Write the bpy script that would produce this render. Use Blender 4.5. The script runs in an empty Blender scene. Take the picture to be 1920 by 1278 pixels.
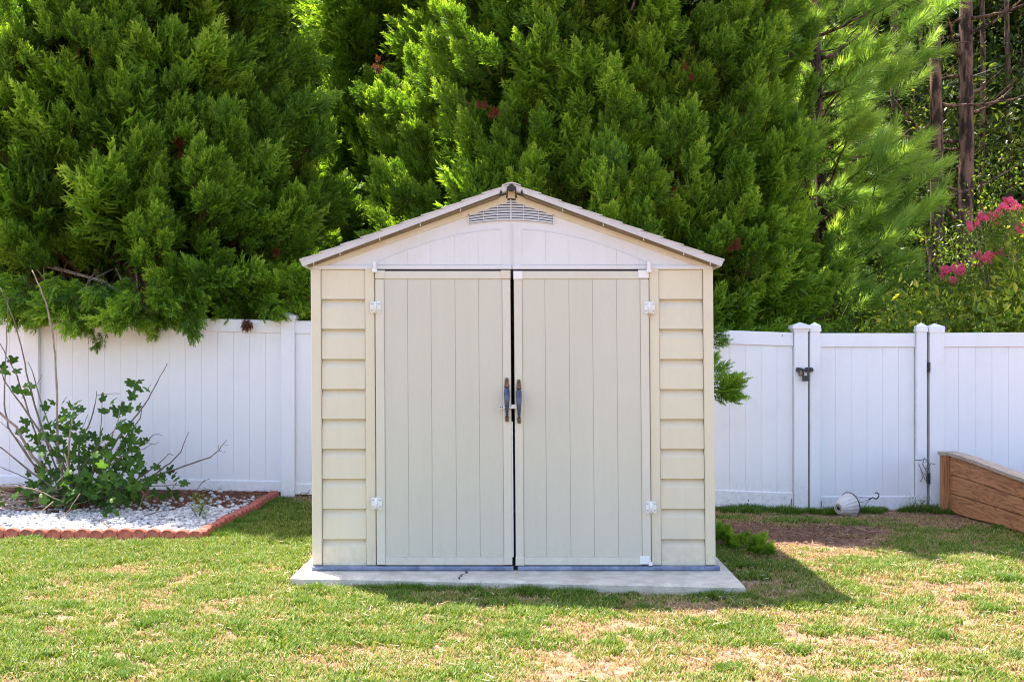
import bpy, math, random
import numpy as np
from mathutils import Vector, Matrix, noise
random.seed(7)
rng = np.random.default_rng(11)
C = bpy.context.scene.collection
R = math.radians
scene = bpy.context.scene

# ------------------------------------------------------------------ camera, sky, sun, exposure
CAM_Z, CAM_Y, F = 1.25, -7.0, 2212.0
cam = bpy.data.cameras.new('camera'); cam_o = bpy.data.objects.new('camera', cam); C.objects.link(cam_o)
cam.sensor_width = 36; cam.lens = 36 * F / 1920
cam.shift_y = 41 / 1920
cam.clip_end = 1000; cam.clip_start = 0.05
cam_o.location = (0, CAM_Y, CAM_Z); cam_o.rotation_euler = (R(90), 0, 0)
scene.camera = cam_o

SUN = Vector((-0.31, 0.365, 1.0)).normalized()            # towards the sun
world = bpy.data.worlds.new('World'); scene.world = world; world.use_nodes = True
wn = world.node_tree.nodes; wl = world.node_tree.links; wn.clear()
sky = wn.new('ShaderNodeTexSky'); sky.sky_type = 'NISHITA'; sky.sun_disc = False
sky.sun_elevation = math.asin(SUN.z); sky.sun_rotation = math.atan2(SUN.x, SUN.y)
sky.air_density = 1.0; sky.dust_density = 2.0; sky.ozone_density = 1.0
bg = wn.new('ShaderNodeBackground'); bg.inputs[1].default_value = 0.15
wo = wn.new('ShaderNodeOutputWorld')
wl.new(sky.outputs[0], bg.inputs[0]); wl.new(bg.outputs[0], wo.inputs[0])
sl = bpy.data.lights.new('sun', 'SUN'); sl.energy = 5.0; sl.angle = R(0.53); sl.color = (1.0, 0.95, 0.86)
so = bpy.data.objects.new('sun', sl); C.objects.link(so)
so.rotation_euler = SUN.to_track_quat('Z', 'Y').to_euler()
scene.view_settings.view_transform = 'Standard'; scene.view_settings.look = 'None'
scene.view_settings.exposure = 1.92; scene.view_settings.gamma = 1.0
scene.view_settings.use_curve_mapping = False
scene.view_settings.use_white_balance = True; scene.view_settings.white_balance_temperature = 6700; scene.view_settings.white_balance_tint = 16
scene.cycles.max_bounces = 8; scene.cycles.diffuse_bounces = 5; scene.cycles.transparent_max_bounces = 8
scene.cycles.use_denoising = True; scene.cycles.denoising_prefilter = 'NONE'; scene.cycles.filter_width = 1.1

def at(px, py, y):
    """photograph pixel at depth y -> point"""
    d = y - CAM_Y
    return Vector(((px - 960) * d / F, y, CAM_Z + (680 - py) * d / F))

# ------------------------------------------------------------------ helpers
def tag(o, label=None, cat=None, group=None, kind=None):
    if label: o['label'] = label
    if cat: o['category'] = cat
    if group: o['group'] = group
    if kind: o['kind'] = kind
    return o

def empty(name, loc=(0, 0, 0), label=None, cat=None, group=None):
    o = bpy.data.objects.new(name, None); C.objects.link(o); o.location = loc
    o.empty_display_size = 0.1
    return tag(o, label, cat, group)

def root_loc(o):
    v = Vector((0, 0, 0))
    while o is not None:
        v += o.location; o = o.parent
    return v

class MB:
    def __init__(s, warp=None):
        s.v = []; s.f = []; s.warp = warp
    def add(s, vs, fs):
        b = len(s.v); s.v += [tuple(v) for v in vs]; s.f += [tuple(i + b for i in f) for f in fs]; return s
    def box(s, x0, x1, y0, y1, z0, z1, c=0.0):
        if x1 < x0: x0, x1 = x1, x0
        if y1 < y0: y0, y1 = y1, y0
        if c <= 0:
            vs = [(x, y, z) for x in (x0, x1) for y in (y0, y1) for z in (z0, z1)]
            return s.add(vs, [(0, 1, 3, 2), (4, 6, 7, 5), (0, 4, 5, 1), (2, 3, 7, 6), (0, 2, 6, 4), (1, 5, 7, 3)])
        # chamfered on the front (y0) edges
        o = [(x0, z0), (x1, z0), (x1, z1), (x0, z1)]; i = [(x0 + c, z0 + c), (x1 - c, z0 + c), (x1 - c, z1 - c), (x0 + c, z1 - c)]
        vs = [(x, y1, z) for x, z in o] + [(x, y0 + c, z) for x, z in o] + [(x, y0, z) for x, z in i]
        fs = [(0, 3, 2, 1), (8, 9, 10, 11)]
        for k in range(4):
            n = (k + 1) % 4
            fs += [(k, n, n + 4, k + 4), (k + 4, n + 4, n + 8, k + 8)]
        return s.add(vs, fs)
    def prism(s, poly, a0, a1, axis='y'):
        n = len(poly)
        if axis == 'y': f0 = [(p[0], a0, p[1]) for p in poly]; f1 = [(p[0], a1, p[1]) for p in poly]
        elif axis == 'x': f0 = [(a0, p[0], p[1]) for p in poly]; f1 = [(a1, p[0], p[1]) for p in poly]
        else: f0 = [(p[0], p[1], a0) for p in poly]; f1 = [(p[0], p[1], a1) for p in poly]
        return s.add(f0 + f1, [tuple(range(n)), tuple(range(2 * n - 1, n - 1, -1))] + [(i, i + n, (i + 1) % n + n, (i + 1) % n) for i in range(n)])
    def tube(s, pts, rad, n=6, wob=0.0):
        pts = [Vector(p) for p in pts]
        if not hasattr(rad, '__len__'): rad = [rad] * len(pts)
        rings = []; up = Vector((0.13, 0.31, 0.94))
        for i, p in enumerate(pts):
            t = (pts[min(i + 1, len(pts) - 1)] - pts[max(i - 1, 0)])
            t = t.normalized() if t.length > 1e-9 else Vector((0, 0, 1))
            a = t.cross(up)
            if a.length < 1e-3: a = t.cross(Vector((1, 0, 0)))
            a.normalize(); b = t.cross(a)
            rings.append([p + (a * math.cos(k * 2 * math.pi / n) + b * math.sin(k * 2 * math.pi / n)) * rad[i] * (1 + wob * random.uniform(-1, 1)) for k in range(n)])
        vs = [v for r in rings for v in r]; fs = []
        for i in range(len(pts) - 1):
            for k in range(n):
                m = (k + 1) % n
                fs.append((i * n + k, i * n + m, (i + 1) * n + m, (i + 1) * n + k))
        fs += [tuple(range(n - 1, -1, -1)), tuple(range((len(pts) - 1) * n, len(pts) * n))]
        return s.add(vs, fs)
    def mesh(s, name, mat, off=Vector((0, 0, 0)), smooth=False):
        me = bpy.data.meshes.new(name)
        vs = s.v
        if s.warp: vs = [s.warp(v) for v in vs]
        me.from_pydata([(v[0] - off.x, v[1] - off.y, v[2] - off.z) for v in vs], [], s.f)
        me.validate(); me.update()
        me.materials.append(mat)
        if smooth:
            me.polygons.foreach_set('use_smooth', [True] * len(me.polygons))
        return me
    def build(s, name, mat, parent=None, smooth=False, label=None, cat=None, kind=None, group=None):
        off = root_loc(parent) if parent else Vector((0, 0, 0))
        me = s.mesh(name, mat, off, smooth)
        import bmesh
        bm = bmesh.new(); bm.from_mesh(me); bmesh.ops.recalc_face_normals(bm, faces=bm.faces); bm.to_mesh(me); bm.free()
        o = bpy.data.objects.new(name, me); C.objects.link(o)
        if parent: o.parent = parent
        return tag(o, label, cat, group, kind)

def fbm(x, y, s=1.0, z=0.0):
    return noise.noise(Vector((x * s, y * s, z))) + 0.5 * noise.noise(Vector((x * s * 2.1, y * s * 2.1, z + 5))) + 0.25 * noise.noise(Vector((x * s * 4.3, y * s * 4.3, z + 9)))

# ------------------------------------------------------------------ materials
def new_mat(name):
    m = bpy.data.materials.new(name); m.use_nodes = True
    nt = m.node_tree; p = nt.nodes['Principled BSDF']
    return m, nt, p

def rgba(c): return (c[0], c[1], c[2], 1)

def noise_mat(name, c1, c2, scale=4, rough=0.6, bump=0.0, bscale=60, stretch=(1, 1, 1), detail=6, spec=0.4, contrast=(0.35, 0.65), c3=None, s3=1.2, metallic=0):
    m, nt, p = new_mat(name); N = nt.nodes; L = nt.links
    tc = N.new('ShaderNodeTexCoord'); mp = N.new('ShaderNodeMapping'); mp.inputs['Scale'].default_value = stretch
    L.new(tc.outputs['Object'], mp.inputs[0])
    nz = N.new('ShaderNodeTexNoise'); nz.inputs['Scale'].default_value = scale; nz.inputs['Detail'].default_value = detail
    nz.inputs['Roughness'].default_value = 0.65
    L.new(mp.outputs[0], nz.inputs['Vector'])
    cr = N.new('ShaderNodeValToRGB'); cr.color_ramp.elements[0].position = contrast[0]; cr.color_ramp.elements[1].position = contrast[1]
    cr.color_ramp.elements[0].color = rgba(c1); cr.color_ramp.elements[1].color = rgba(c2)
    L.new(nz.outputs['Fac'], cr.inputs[0])
    out = cr.outputs[0]
    if c3:
        n3 = N.new('ShaderNodeTexNoise'); n3.inputs['Scale'].default_value = s3; n3.inputs['Detail'].default_value = 8; n3.inputs['Roughness'].default_value = 0.7
        L.new(tc.outputs['Object'], n3.inputs['Vector'])
        r3 = N.new('ShaderNodeValToRGB'); r3.color_ramp.elements[0].position = 0.52; r3.color_ramp.elements[1].position = 0.72
        r3.color_ramp.elements[0].color = (0, 0, 0, 1); r3.color_ramp.elements[1].color = (1, 1, 1, 1)
        L.new(n3.outputs['Fac'], r3.inputs[0])
        mx = N.new('ShaderNodeMix'); mx.data_type = 'RGBA'
        L.new(r3.outputs[0], mx.inputs['Factor']); L.new(out, mx.inputs['A']); mx.inputs['B'].default_value = rgba(c3)
        out = mx.outputs['Result']
    L.new(out, p.inputs['Base Color'])
    p.inputs['Roughness'].default_value = rough; p.inputs['Specular IOR Level'].default_value = spec; p.inputs['Metallic'].default_value = metallic
    if bump > 0:
        nb = N.new('ShaderNodeTexNoise'); nb.inputs['Scale'].default_value = bscale; nb.inputs['Detail'].default_value = 5
        L.new(mp.outputs[0], nb.inputs['Vector'])
        bp = N.new('ShaderNodeBump'); bp.inputs['Strength'].default_value = bump; bp.inputs['Distance'].default_value = 0.01
        L.new(nb.outputs['Fac'], bp.inputs['Height']); L.new(bp.outputs[0], p.inputs['Normal'])
    return m

def leaf_mat(name, stops, trans=0.4, rough=0.55, rand=0.25, tcol=1.3, spec=0.25, tyellow=(1.15, 1.1, 0.5)):
    """colour from the per-vertex attribute 'tint' (species / age of the leaf, plus sunlight painted on cypress tips), shifted per instance"""
    m, nt, p = new_mat(name); N = nt.nodes; L = nt.links
    at_ = N.new('ShaderNodeAttribute'); at_.attribute_name = 'tint'
    oi = N.new('ShaderNodeObjectInfo')
    ma = N.new('ShaderNodeMath'); ma.operation = 'MULTIPLY_ADD'; ma.inputs[1].default_value = rand; ma.inputs[2].default_value = -rand / 2
    L.new(oi.outputs['Random'], ma.inputs[0])
    ad = N.new('ShaderNodeMath'); ad.operation = 'ADD'; ad.use_clamp = True
    L.new(ma.outputs[0], ad.inputs[0]); L.new(at_.outputs['Fac'], ad.inputs[1])
    cr = N.new('ShaderNodeValToRGB'); els = cr.color_ramp.elements
    while len(els) < len(stops): els.new(0.5)
    for e, (pos, c) in zip(els, stops): e.position = pos; e.color = rgba(c)
    L.new(ad.outputs[0], cr.inputs[0])
    L.new(cr.outputs[0], p.inputs['Base Color'])
    p.inputs['Roughness'].default_value = rough; p.inputs['Specular IOR Level'].default_value = spec
    tr = N.new('ShaderNodeBsdfTranslucent')
    mul = N.new('ShaderNodeMix'); mul.data_type = 'RGBA'; mul.blend_type = 'MULTIPLY'; mul.inputs['Factor'].default_value = 1
    L.new(cr.outputs[0], mul.inputs['A']); mul.inputs['B'].default_value = (tcol * tyellow[0], tcol * tyellow[1], tcol * tyellow[2], 1)
    L.new(mul.outputs['Result'], tr.inputs['Color'])
    mx = N.new('ShaderNodeMixShader'); mx.inputs[0].default_value = trans
    L.new(p.outputs[0], mx.inputs[1]); L.new(tr.outputs[0], mx.inputs[2])
    L.new(mx.outputs[0], N['Material Output'].inputs['Surface'])
    return m

def wood_mat(name, c1, c2, c3, axis=1, scale=1.0):
    m, nt, p = new_mat(name); N = nt.nodes; L = nt.links
    tc = N.new('ShaderNodeTexCoord'); mp = N.new('ShaderNodeMapping')
    s = [9, 9, 9]; s[axis] = 0.55; mp.inputs['Scale'].default_value = [k * scale for k in s]
    oi = N.new('ShaderNodeObjectInfo')
    vm = N.new('ShaderNodeVectorMath'); vm.operation = 'MULTIPLY_ADD'; vm.inputs[1].default_value = (7, 7, 7)
    L.new(oi.outputs['Random'], vm.inputs[0]); L.new(tc.outputs['Object'], vm.inputs[2])
    L.new(vm.outputs[0], mp.inputs[0])
    n1 = N.new('ShaderNodeTexNoise'); n1.inputs['Scale'].default_value = 1.3; n1.inputs['Detail'].default_value = 3; n1.inputs['Distortion'].default_value = 0.6
    L.new(mp.outputs[0], n1.inputs['Vector'])
    mm = N.new('ShaderNodeMath'); mm.operation = 'MULTIPLY'; mm.inputs[1].default_value = 14; L.new(n1.outputs['Fac'], mm.inputs[0])
    fr = N.new('ShaderNodeMath'); fr.operation = 'PINGPONG'; fr.inputs[1].default_value = 1.0; L.new(mm.outputs[0], fr.inputs[0])
    cr = N.new('ShaderNodeValToRGB'); e = cr.color_ramp.elements
    e[0].position = 0.05; e[0].color = rgba(c1); e[1].position = 0.6; e[1].color = rgba(c2); e.new(1.0).color = rgba(c3)
    L.new(fr.outputs[0], cr.inputs[0]); L.new(cr.outputs[0], p.inputs['Base Color']); p.inputs['Roughness'].default_value = 0.75
    bp = N.new('ShaderNodeBump'); bp.inputs['Strength'].default_value = 0.3; bp.inputs['Distance'].default_value = 0.004
    L.new(fr.outputs[0], bp.inputs['Height']); L.new(bp.outputs[0], p.inputs['Normal'])
    return m

M = {}
M['cream'] = noise_mat('cream_plastic', (.61, .535, .39), (.655, .585, .44), 2.5, 0.5, 0.12, 90, (1, 1, .15), c3=(.575, .515, .41), s3=1.7)
M['door'] = noise_mat('beige_door_plastic', (.53, .495, .40), (.565, .53, .435), 1.6, 0.42, 0.10, 120, (1, 1, .12), c3=(.51, .49, .43), s3=1.1)
M['door_frame'] = noise_mat('door_frame_plastic', (.57, .525, .43), (.62, .575, .475), 3, 0.45, 0.06, 100, (1, 1, .2))
M['gable'] = noise_mat('gable_plastic', (.61, .60, .60), (.655, .645, .645), 2.0, 0.5, 0.08, 100, (1, 1, .3), c3=(.58, .57, .53), s3=2.2)
M['gable_trim'] = noise_mat('yellowed_trim', (.58, .50, .36), (.66, .60, .48), 5, 0.55, 0.05, 60)
M['cap_white'] = noise_mat('white_cap', (.70, .68, .66), (.78, .77, .76), 9, 0.4)
M['cap_tan'] = noise_mat('tan_cap', (.58, .49, .38), (.62, .54, .42), 9, 0.45)
M['roof'] = noise_mat('roof_plastic', (.47, .45, .45), (.55, .525, .52), 7, 0.55, 0.1, 80)
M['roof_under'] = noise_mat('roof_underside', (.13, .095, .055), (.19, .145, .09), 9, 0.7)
M['black'] = noise_mat('black_rubber', (.012, .011, .012), (.025, .022, .02), 20, 0.6)
M['flash'] = noise_mat('blue_grey_metal_strip', (.10, .135, .22), (.20, .25, .36), 14, 0.4, 0.1, 60, (1, 1, 1), metallic=0.3, c3=(.30, .34, .44), s3=5)
M['handle'] = noise_mat('blue_black_iron', (.012, .018, .04), (.035, .055, .12), 30, 0.3, 0.15, 120, spec=0.8)
M['rust'] = noise_mat('rusty_iron', (.10, .055, .028), (.20, .13, .07), 60, 0.65, 0.3, 150)
M['rust_screw'] = noise_mat('rusted_screw', (.05, .015, .006), (.13, .04, .012), 80, 0.8)
M['concrete'] = noise_mat('concrete', (.45, .40, .32), (.62, .565, .46), 11, 0.85, 0.6, 160, c3=(.37, .325, .25), s3=3.4, detail=12)
M['crack'] = noise_mat('dark_crack', (.03, .028, .03), (.06, .05, .05), 30, 0.95)
M['vinyl'] = noise_mat('white_vinyl', (.775, .772, .785), (.815, .812, .825), 1.3, 0.35, 0.03, 40, (1, 1, .3), c3=(.73, .725, .72), s3=1.6)
M['mark'] = noise_mat('black_scuff', (.03, .03, .035), (.08, .08, .09), 50, 0.8)
M['iron'] = noise_mat('black_iron', (.02, .02, .022), (.05, .045, .045), 30, 0.5)
M['brass'] = noise_mat('old_brass', (.12, .09, .05), (.22, .17, .09), 40, 0.45, metallic=0.6)
M['terracotta'] = noise_mat('red_concrete_edging', (.25, .065, .042), (.40, .13, .085), 12, 0.85, 0.5, 90, c3=(.45, .20, .14), s3=6)
M['mulch'] = noise_mat('brown_mulch', (.07, .028, .014), (.20, .085, .045), 45, 0.95, 1.0, 90, c3=(.10, .05, .03), s3=8)
M['wood_top'] = wood_mat('weathered_wood', (.36, .27, .20), (.46, .36, .27), (.30, .22, .16), 1)
M['wood'] = wood_mat('stained_cedar_boards', (.50, .225, .09), (.43, .18, .065), (.24, .085, .03), 1, 2.0)
M['wood_v'] = wood_mat('stained_cedar_post', (.46, .22, .09), (.40, .17, .065), (.23, .085, .03), 2, 2.0)
M['soil'] = noise_mat('dark_soil', (.03, .02, .015), (.07, .05, .035), 30, 0.95, 0.8, 60)
M['pot'] = noise_mat('white_plastic_pot', (.50, .47, .44), (.62, .60, .58), 14, 0.5)
M['twig'] = noise_mat('grey_brown_twig', (.10, .07, .05), (.24, .18, .14), 18, 0.85, 0.5, 60)
M['twig_pale'] = noise_mat('pale_bark', (.22, .16, .11), (.36, .28, .20), 14, 0.85, 0.5, 60)
M['bark'] = noise_mat('pine_bark', (.028, .016, .011), (.19, .105, .072), 11, 0.95, 1.0, 22, (1, 1, .25), contrast=(.44, .58))
M['fruit'] = noise_mat('green_fig_fruit', (.22, .30, .10), (.32, .38, .15), 20, 0.5)
def weather(m, zlo, zhi, col, amt, streak=.25):
    """soil splash low down and faint run marks, as the thing itself carries them"""
    N, L = m.node_tree.nodes, m.node_tree.links; p = N['Principled BSDF']
    src = p.inputs['Base Color'].links[0].from_socket
    tc = N.new('ShaderNodeTexCoord'); sp = N.new('ShaderNodeSeparateXYZ'); L.new(tc.outputs['Object'], sp.inputs[0])
    mr = N.new('ShaderNodeMapRange'); mr.inputs['From Min'].default_value = zhi; mr.inputs['From Max'].default_value = zlo; L.new(sp.outputs['Z'], mr.inputs['Value'])
    nz = N.new('ShaderNodeTexNoise'); nz.inputs['Scale'].default_value = 26; nz.inputs['Detail'].default_value = 8; nz.inputs['Roughness'].default_value = .75; L.new(tc.outputs['Object'], nz.inputs['Vector'])
    r1 = N.new('ShaderNodeMapRange'); r1.inputs['From Min'].default_value = .42; r1.inputs['From Max'].default_value = .68; L.new(nz.outputs['Fac'], r1.inputs['Value'])
    m1 = N.new('ShaderNodeMath'); m1.operation = 'MULTIPLY'; L.new(mr.outputs[0], m1.inputs[0]); L.new(r1.outputs[0], m1.inputs[1])
    mp = N.new('ShaderNodeMapping'); mp.inputs['Scale'].default_value = (1, 1, .05); L.new(tc.outputs['Object'], mp.inputs[0])
    n2 = N.new('ShaderNodeTexNoise'); n2.inputs['Scale'].default_value = 22; n2.inputs['Detail'].default_value = 6; L.new(mp.outputs[0], n2.inputs['Vector'])
    r2 = N.new('ShaderNodeMapRange'); r2.inputs['From Min'].default_value = .55; r2.inputs['From Max'].default_value = .8; r2.inputs['To Max'].default_value = streak; L.new(n2.outputs['Fac'], r2.inputs['Value'])
    ad = N.new('ShaderNodeMath'); ad.operation = 'ADD'; ad.use_clamp = True; L.new(m1.outputs[0], ad.inputs[0]); L.new(r2.outputs[0], ad.inputs[1])
    sc = N.new('ShaderNodeMath'); sc.operation = 'MULTIPLY'; sc.inputs[1].default_value = amt; L.new(ad.outputs[0], sc.inputs[0])
    mx = N.new('ShaderNodeMix'); mx.data_type = 'RGBA'; L.new(sc.outputs[0], mx.inputs['Factor']); L.new(src, mx.inputs['A']); mx.inputs['B'].default_value = rgba(col)
    L.new(mx.outputs['Result'], p.inputs['Base Color'])
weather(M['cream'], .03, .25, (.33, .27, .18), .35, .25)
weather(M['door'], .03, .20, (.34, .29, .21), .30, .25)
weather(M['door_frame'], .03, .20, (.34, .29, .21), .30, .25)
weather(M['gable'], -1, -.5, (.42, .38, .32), .5, .35)
weather(M['vinyl'], -.02, .22, (.36, .33, .25), .45, .12)
weather(M['flash'], -1, -.5, (.45, .42, .36), .6, .5)
M['pebble'] = None

def attr_mat(name, stops, rough=0.7, spec=0.3):
    m, nt, p = new_mat(name); N = nt.nodes; L = nt.links
    a = N.new('ShaderNodeAttribute'); a.attribute_name = 'tint'
    cr = N.new('ShaderNodeValToRGB'); els = cr.color_ramp.elements
    while len(els) < len(stops): els.new(0.5)
    for e, (pos, c) in zip(els, stops): e.position = pos; e.color = rgba(c)
    L.new(a.outputs['Fac'], cr.inputs[0]); L.new(cr.outputs[0], p.inputs['Base Color'])
    p.inputs['Roughness'].default_value = rough; p.inputs['Specular IOR Level'].default_value = spec
    return m
M['pebble'] = attr_mat('white_marble_pebbles', [(0, (.17, .17, .175)), (.4, (.36, .36, .37)), (1, (.62, .61, .59))], 0.6)
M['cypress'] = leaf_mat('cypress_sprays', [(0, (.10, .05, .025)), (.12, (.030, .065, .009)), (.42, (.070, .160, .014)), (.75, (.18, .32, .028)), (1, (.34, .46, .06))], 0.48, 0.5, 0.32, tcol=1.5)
M['cypress_dead'] = leaf_mat('dead_cypress_spray', [(0, (.12, .035, .02)), (1, (.22, .065, .03))], 0.3)
M['pine'] = leaf_mat('pine_needles', [(0, (.05, .09, .02)), (.45, (.14, .27, .05)), (1, (.36, .50, .12))], 0.48, 0.4, 0.35, tcol=1.6)
M['broad'] = leaf_mat('broad_leaves', [(0, (.045, .085, .012)), (.5, (.10, .17, .025)), (.85, (.26, .34, .045)), (1, (.48, .45, .08))], 0.5, 0.35, 0.35, tcol=1.8)
M['woods_dimmed'] = leaf_mat('shade_dimmed_leaves', [(0, (.02, .035, .006)), (.5, (.045, .08, .012)), (.85, (.14, .20, .03)), (1, (.30, .32, .06))], 0.45, 0.35, 0.5)  # darker copy of the broad leaves: the wood's shade is put into the colour
M['fig'] = leaf_mat('fig_leaf', [(0, (.022, .060, .012)), (.5, (.050, .120, .022)), (.85, (.11, .22, .04)), (1, (.22, .36, .08))], 0.4, 0.6, 0.5, spec=.15)
M['pink'] = leaf_mat('pink_blossom', [(0, (.75, .05, .20)), (1, (.95, .25, .42))], 0.4, 0.6, 0.3, tyellow=(1, 1, 1))
M['grass'] = leaf_mat('lawn_blades', [(0, (.038, .105, .008)), (.3, (.095, .185, .015)), (.5, (.21, .275, .035)), (.66, (.40, .32, .14)), (.84, (.44, .31, .20)), (.93, (.28, .14, .07)), (1, (.10, .045, .02))], 0.35, 0.5, 0.06, tcol=1.1, tyellow=(1.08, 1.02, .7))

# ------------------------------------------------------------------ ground shape
def sstep(a, b, t):
    t = max(0.0, min(1.0, (t - a) / (b - a))); return t * t * (3 - 2 * t)
def gz(x, y):
    side = max(-1.0, min(1.0, -x / 2.6))
    h = -0.035 + sstep(0.2, 3.8, y) * (0.075 * side if side > 0 else 0.065 * side)
    if y > 12: h -= 0.0
    near = 1.0 if abs(x) < 20 and -8 < y < 12 else 0.0
    return h + near * 0.012 * noise.noise(Vector((x * 1.3, y * 1.3, 2.0)))

def lush(x, y):
    """0 = bare / dead .. 1 = green"""
    n = 0.5 + 0.40 * fbm(x, y, 1.9, 3.0) + 0.50 * fbm(x, y, 5.5, 8.0)
    base = 0.62 if x < -0.9 else 0.62 - 0.20 * sstep(-0.9, 0.9, x)
    if y > 0.3: base += 0.12
    v = base + (n - 0.5) * 1.15 + 0.22 * fbm(x, y, 14.0, 4.0)
    e = ((x - 2.1) / 1.0) ** 2 + ((y - 2.0) / 0.85) ** 2 + 0.5 * fbm(x, y, 2.0, 1.0)
    if e < 1: v -= 1.2 * (1 - e) + 0.25
    e = ((x - 2.25) / 0.55) ** 2 + ((y - 0.95) / 0.22) ** 2
    if e < 1: v -= 0.5 * (1 - e) + 0.05
    if x > 1.4 and y > 3.1: v -= 0.55
    if x > 3.2 and y > 2.4: v -= 0.45
    if x > 1.25 and x < 1.9 and 0 < y < 0.6: v += 0.12
    if x < -1.2 and y > 0.7: v += 0.25
    if -2.3 < x < -1.2 and y > 3.2: v -= 0.7
    return v

def build_ground():
    xs = sorted(set([-260, -120, -60, -30, -18] + list(np.arange(-10, 12.01, 0.16)) + [18, 30, 60, 120, 260]))
    ys = sorted(set([-60, -30, -15] + list(np.arange(-7, 6.01, 0.16)) + [8, 11, 15, 22, 40, 80, 160, 320]))
    vs = [(x, y, gz(x, y)) for y in ys for x in xs]; nx = len(xs)
    fs = [(j * nx + i, j * nx + i + 1, (j + 1) * nx + i + 1, (j + 1) * nx + i) for j in range(len(ys) - 1) for i in range(nx - 1)]
    m = noise_mat('bare_ground', (.13, .070, .042), (.34, .215, .135), 9, 0.95, 0.8, 70, c3=(.135, .085, .055), s3=1.4, detail=10, contrast=(.3, .7))
    o = MB().add(vs, fs).build('ground', m, kind='structure', smooth=True)
    a = o.data.attributes.new('soil', 'FLOAT', 'POINT')                 # a patch of dark bare soil and mulch by the gate
    a.data.foreach_set('value', [max(0, min(1, 2.2 * (1 - (((v.co.x - 2.05) / 1.0) ** 2 + ((v.co.y - 2.15) / .85) ** 2)) + .6 * fbm(v.co.x, v.co.y, 2.5))) if abs(v.co.x - 2) < 2 and abs(v.co.y - 2) < 2 else 0 for v in o.data.vertices])
    N, L = m.node_tree.nodes, m.node_tree.links
    at_ = N.new('ShaderNodeAttribute'); at_.attribute_name = 'soil'; mx = N.new('ShaderNodeMix'); mx.data_type = 'RGBA'
    p = N['Principled BSDF']; src = p.inputs['Base Color'].links[0].from_socket
    mul = N.new('ShaderNodeMix'); mul.data_type = 'RGBA'; mul.blend_type = 'MULTIPLY'; mul.inputs['Factor'].default_value = 1
    L.new(src, mul.inputs['A']); mul.inputs['B'].default_value = (.50, .36, .29, 1)
    L.new(at_.outputs['Fac'], mx.inputs['Factor']); L.new(src, mx.inputs['A']); L.new(mul.outputs['Result'], mx.inputs['B']); L.new(mx.outputs['Result'], p.inputs['Base Color'])
build_ground()

# ------------------------------------------------------------------ scatter (one object: templates + loose points, instanced by geometry nodes)
_groups = {}
def scatter_group(k):
    if k in _groups: return _groups[k]
    g = bpy.data.node_groups.new('scatter_%d' % k, 'GeometryNodeTree')
    g.interface.new_socket('Geometry', in_out='INPUT', socket_type='NodeSocketGeometry')
    g.interface.new_socket('Geometry', in_out='OUTPUT', socket_type='NodeSocketGeometry')
    N, L = g.nodes, g.links
    gi = N.new('NodeGroupInput'); go = N.new('NodeGroupOutput'); jn = N.new('GeometryNodeJoinGeometry')
    def attr(nm, ty):
        a = N.new('GeometryNodeInputNamedAttribute'); a.data_type = ty; a.inputs[0].default_value = nm; return a.outputs[0]
    pick, rot, scl = attr('pick', 'INT'), attr('rot', 'FLOAT_VECTOR'), attr('scl', 'FLOAT')
    def sep(val):
        c = N.new('FunctionNodeCompare'); c.data_type = 'INT'; c.operation = 'EQUAL'
        ins = [i for i in c.inputs if i.type == 'INT']
        L.new(pick, ins[0]); ins[1].default_value = val
        s = N.new('GeometryNodeSeparateGeometry'); s.domain = 'POINT'
        L.new(gi.outputs[0], s.inputs[0]); L.new(c.outputs[0], s.inputs[1]); return s.outputs[0]
    for i in range(k):
        ip = N.new('GeometryNodeInstanceOnPoints')
        L.new(sep(i), ip.inputs['Points']); L.new(sep(1000 + i), ip.inputs['Instance'])
        L.new(rot, ip.inputs['Rotation']); L.new(scl, ip.inputs['Scale'])
        L.new(ip.outputs[0], jn.inputs[0])
    L.new(jn.outputs[0], go.inputs[0])
    _groups[k] = g; return g

def scatter(name, templates, pts, rots, scls, mat, parent=None, which=None):
    """templates: list of (V, faces(n,3) array, tint)"""
    n = len(pts); K = len(templates)
    which = np.array(which) if which is not None else rng.integers(0, K, n)
    V = [t[0] for t in templates]; cnt = [len(v) for v in V]
    P = np.array(pts, dtype=np.float32)
    if parent is not None: P = P - np.array(root_loc(parent), dtype=np.float32)
    allv = np.concatenate(V + [P]).astype(np.float32)
    pick = np.concatenate([np.full(c, 1000 + i) for i, c in enumerate(cnt)] + [which]).astype(np.int32)
    tint = np.concatenate([t[2] for t in templates] + [np.zeros(n)]).astype(np.float32)
    offs = np.cumsum([0] + cnt)
    F_ = np.concatenate([t[1] + offs[i] for i, t in enumerate(templates)]).astype(np.int32)
    tot = len(allv); base = tot - n
    rot = np.zeros((tot, 3), np.float32); rot[base:] = rots
    scl = np.ones(tot, np.float32); scl[base:] = scls
    me = raw_mesh(name, allv, F_, mat)
    for nm, ty, dat, key in (('pick', 'INT', pick, 'value'), ('tint', 'FLOAT', tint, 'value'), ('scl', 'FLOAT', scl, 'value'), ('rot', 'FLOAT_VECTOR', rot.ravel(), 'vector')):
        a = me.attributes.new(nm, ty, 'POINT'); a.data.foreach_set(key, dat)
    o = bpy.data.objects.new(name, me); C.objects.link(o)
    if parent is not None: o.parent = parent
    o['kind'] = 'stuff'
    md = o.modifiers.new('scatter', 'NODES'); md.node_group = scatter_group(K)
    return o

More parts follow.
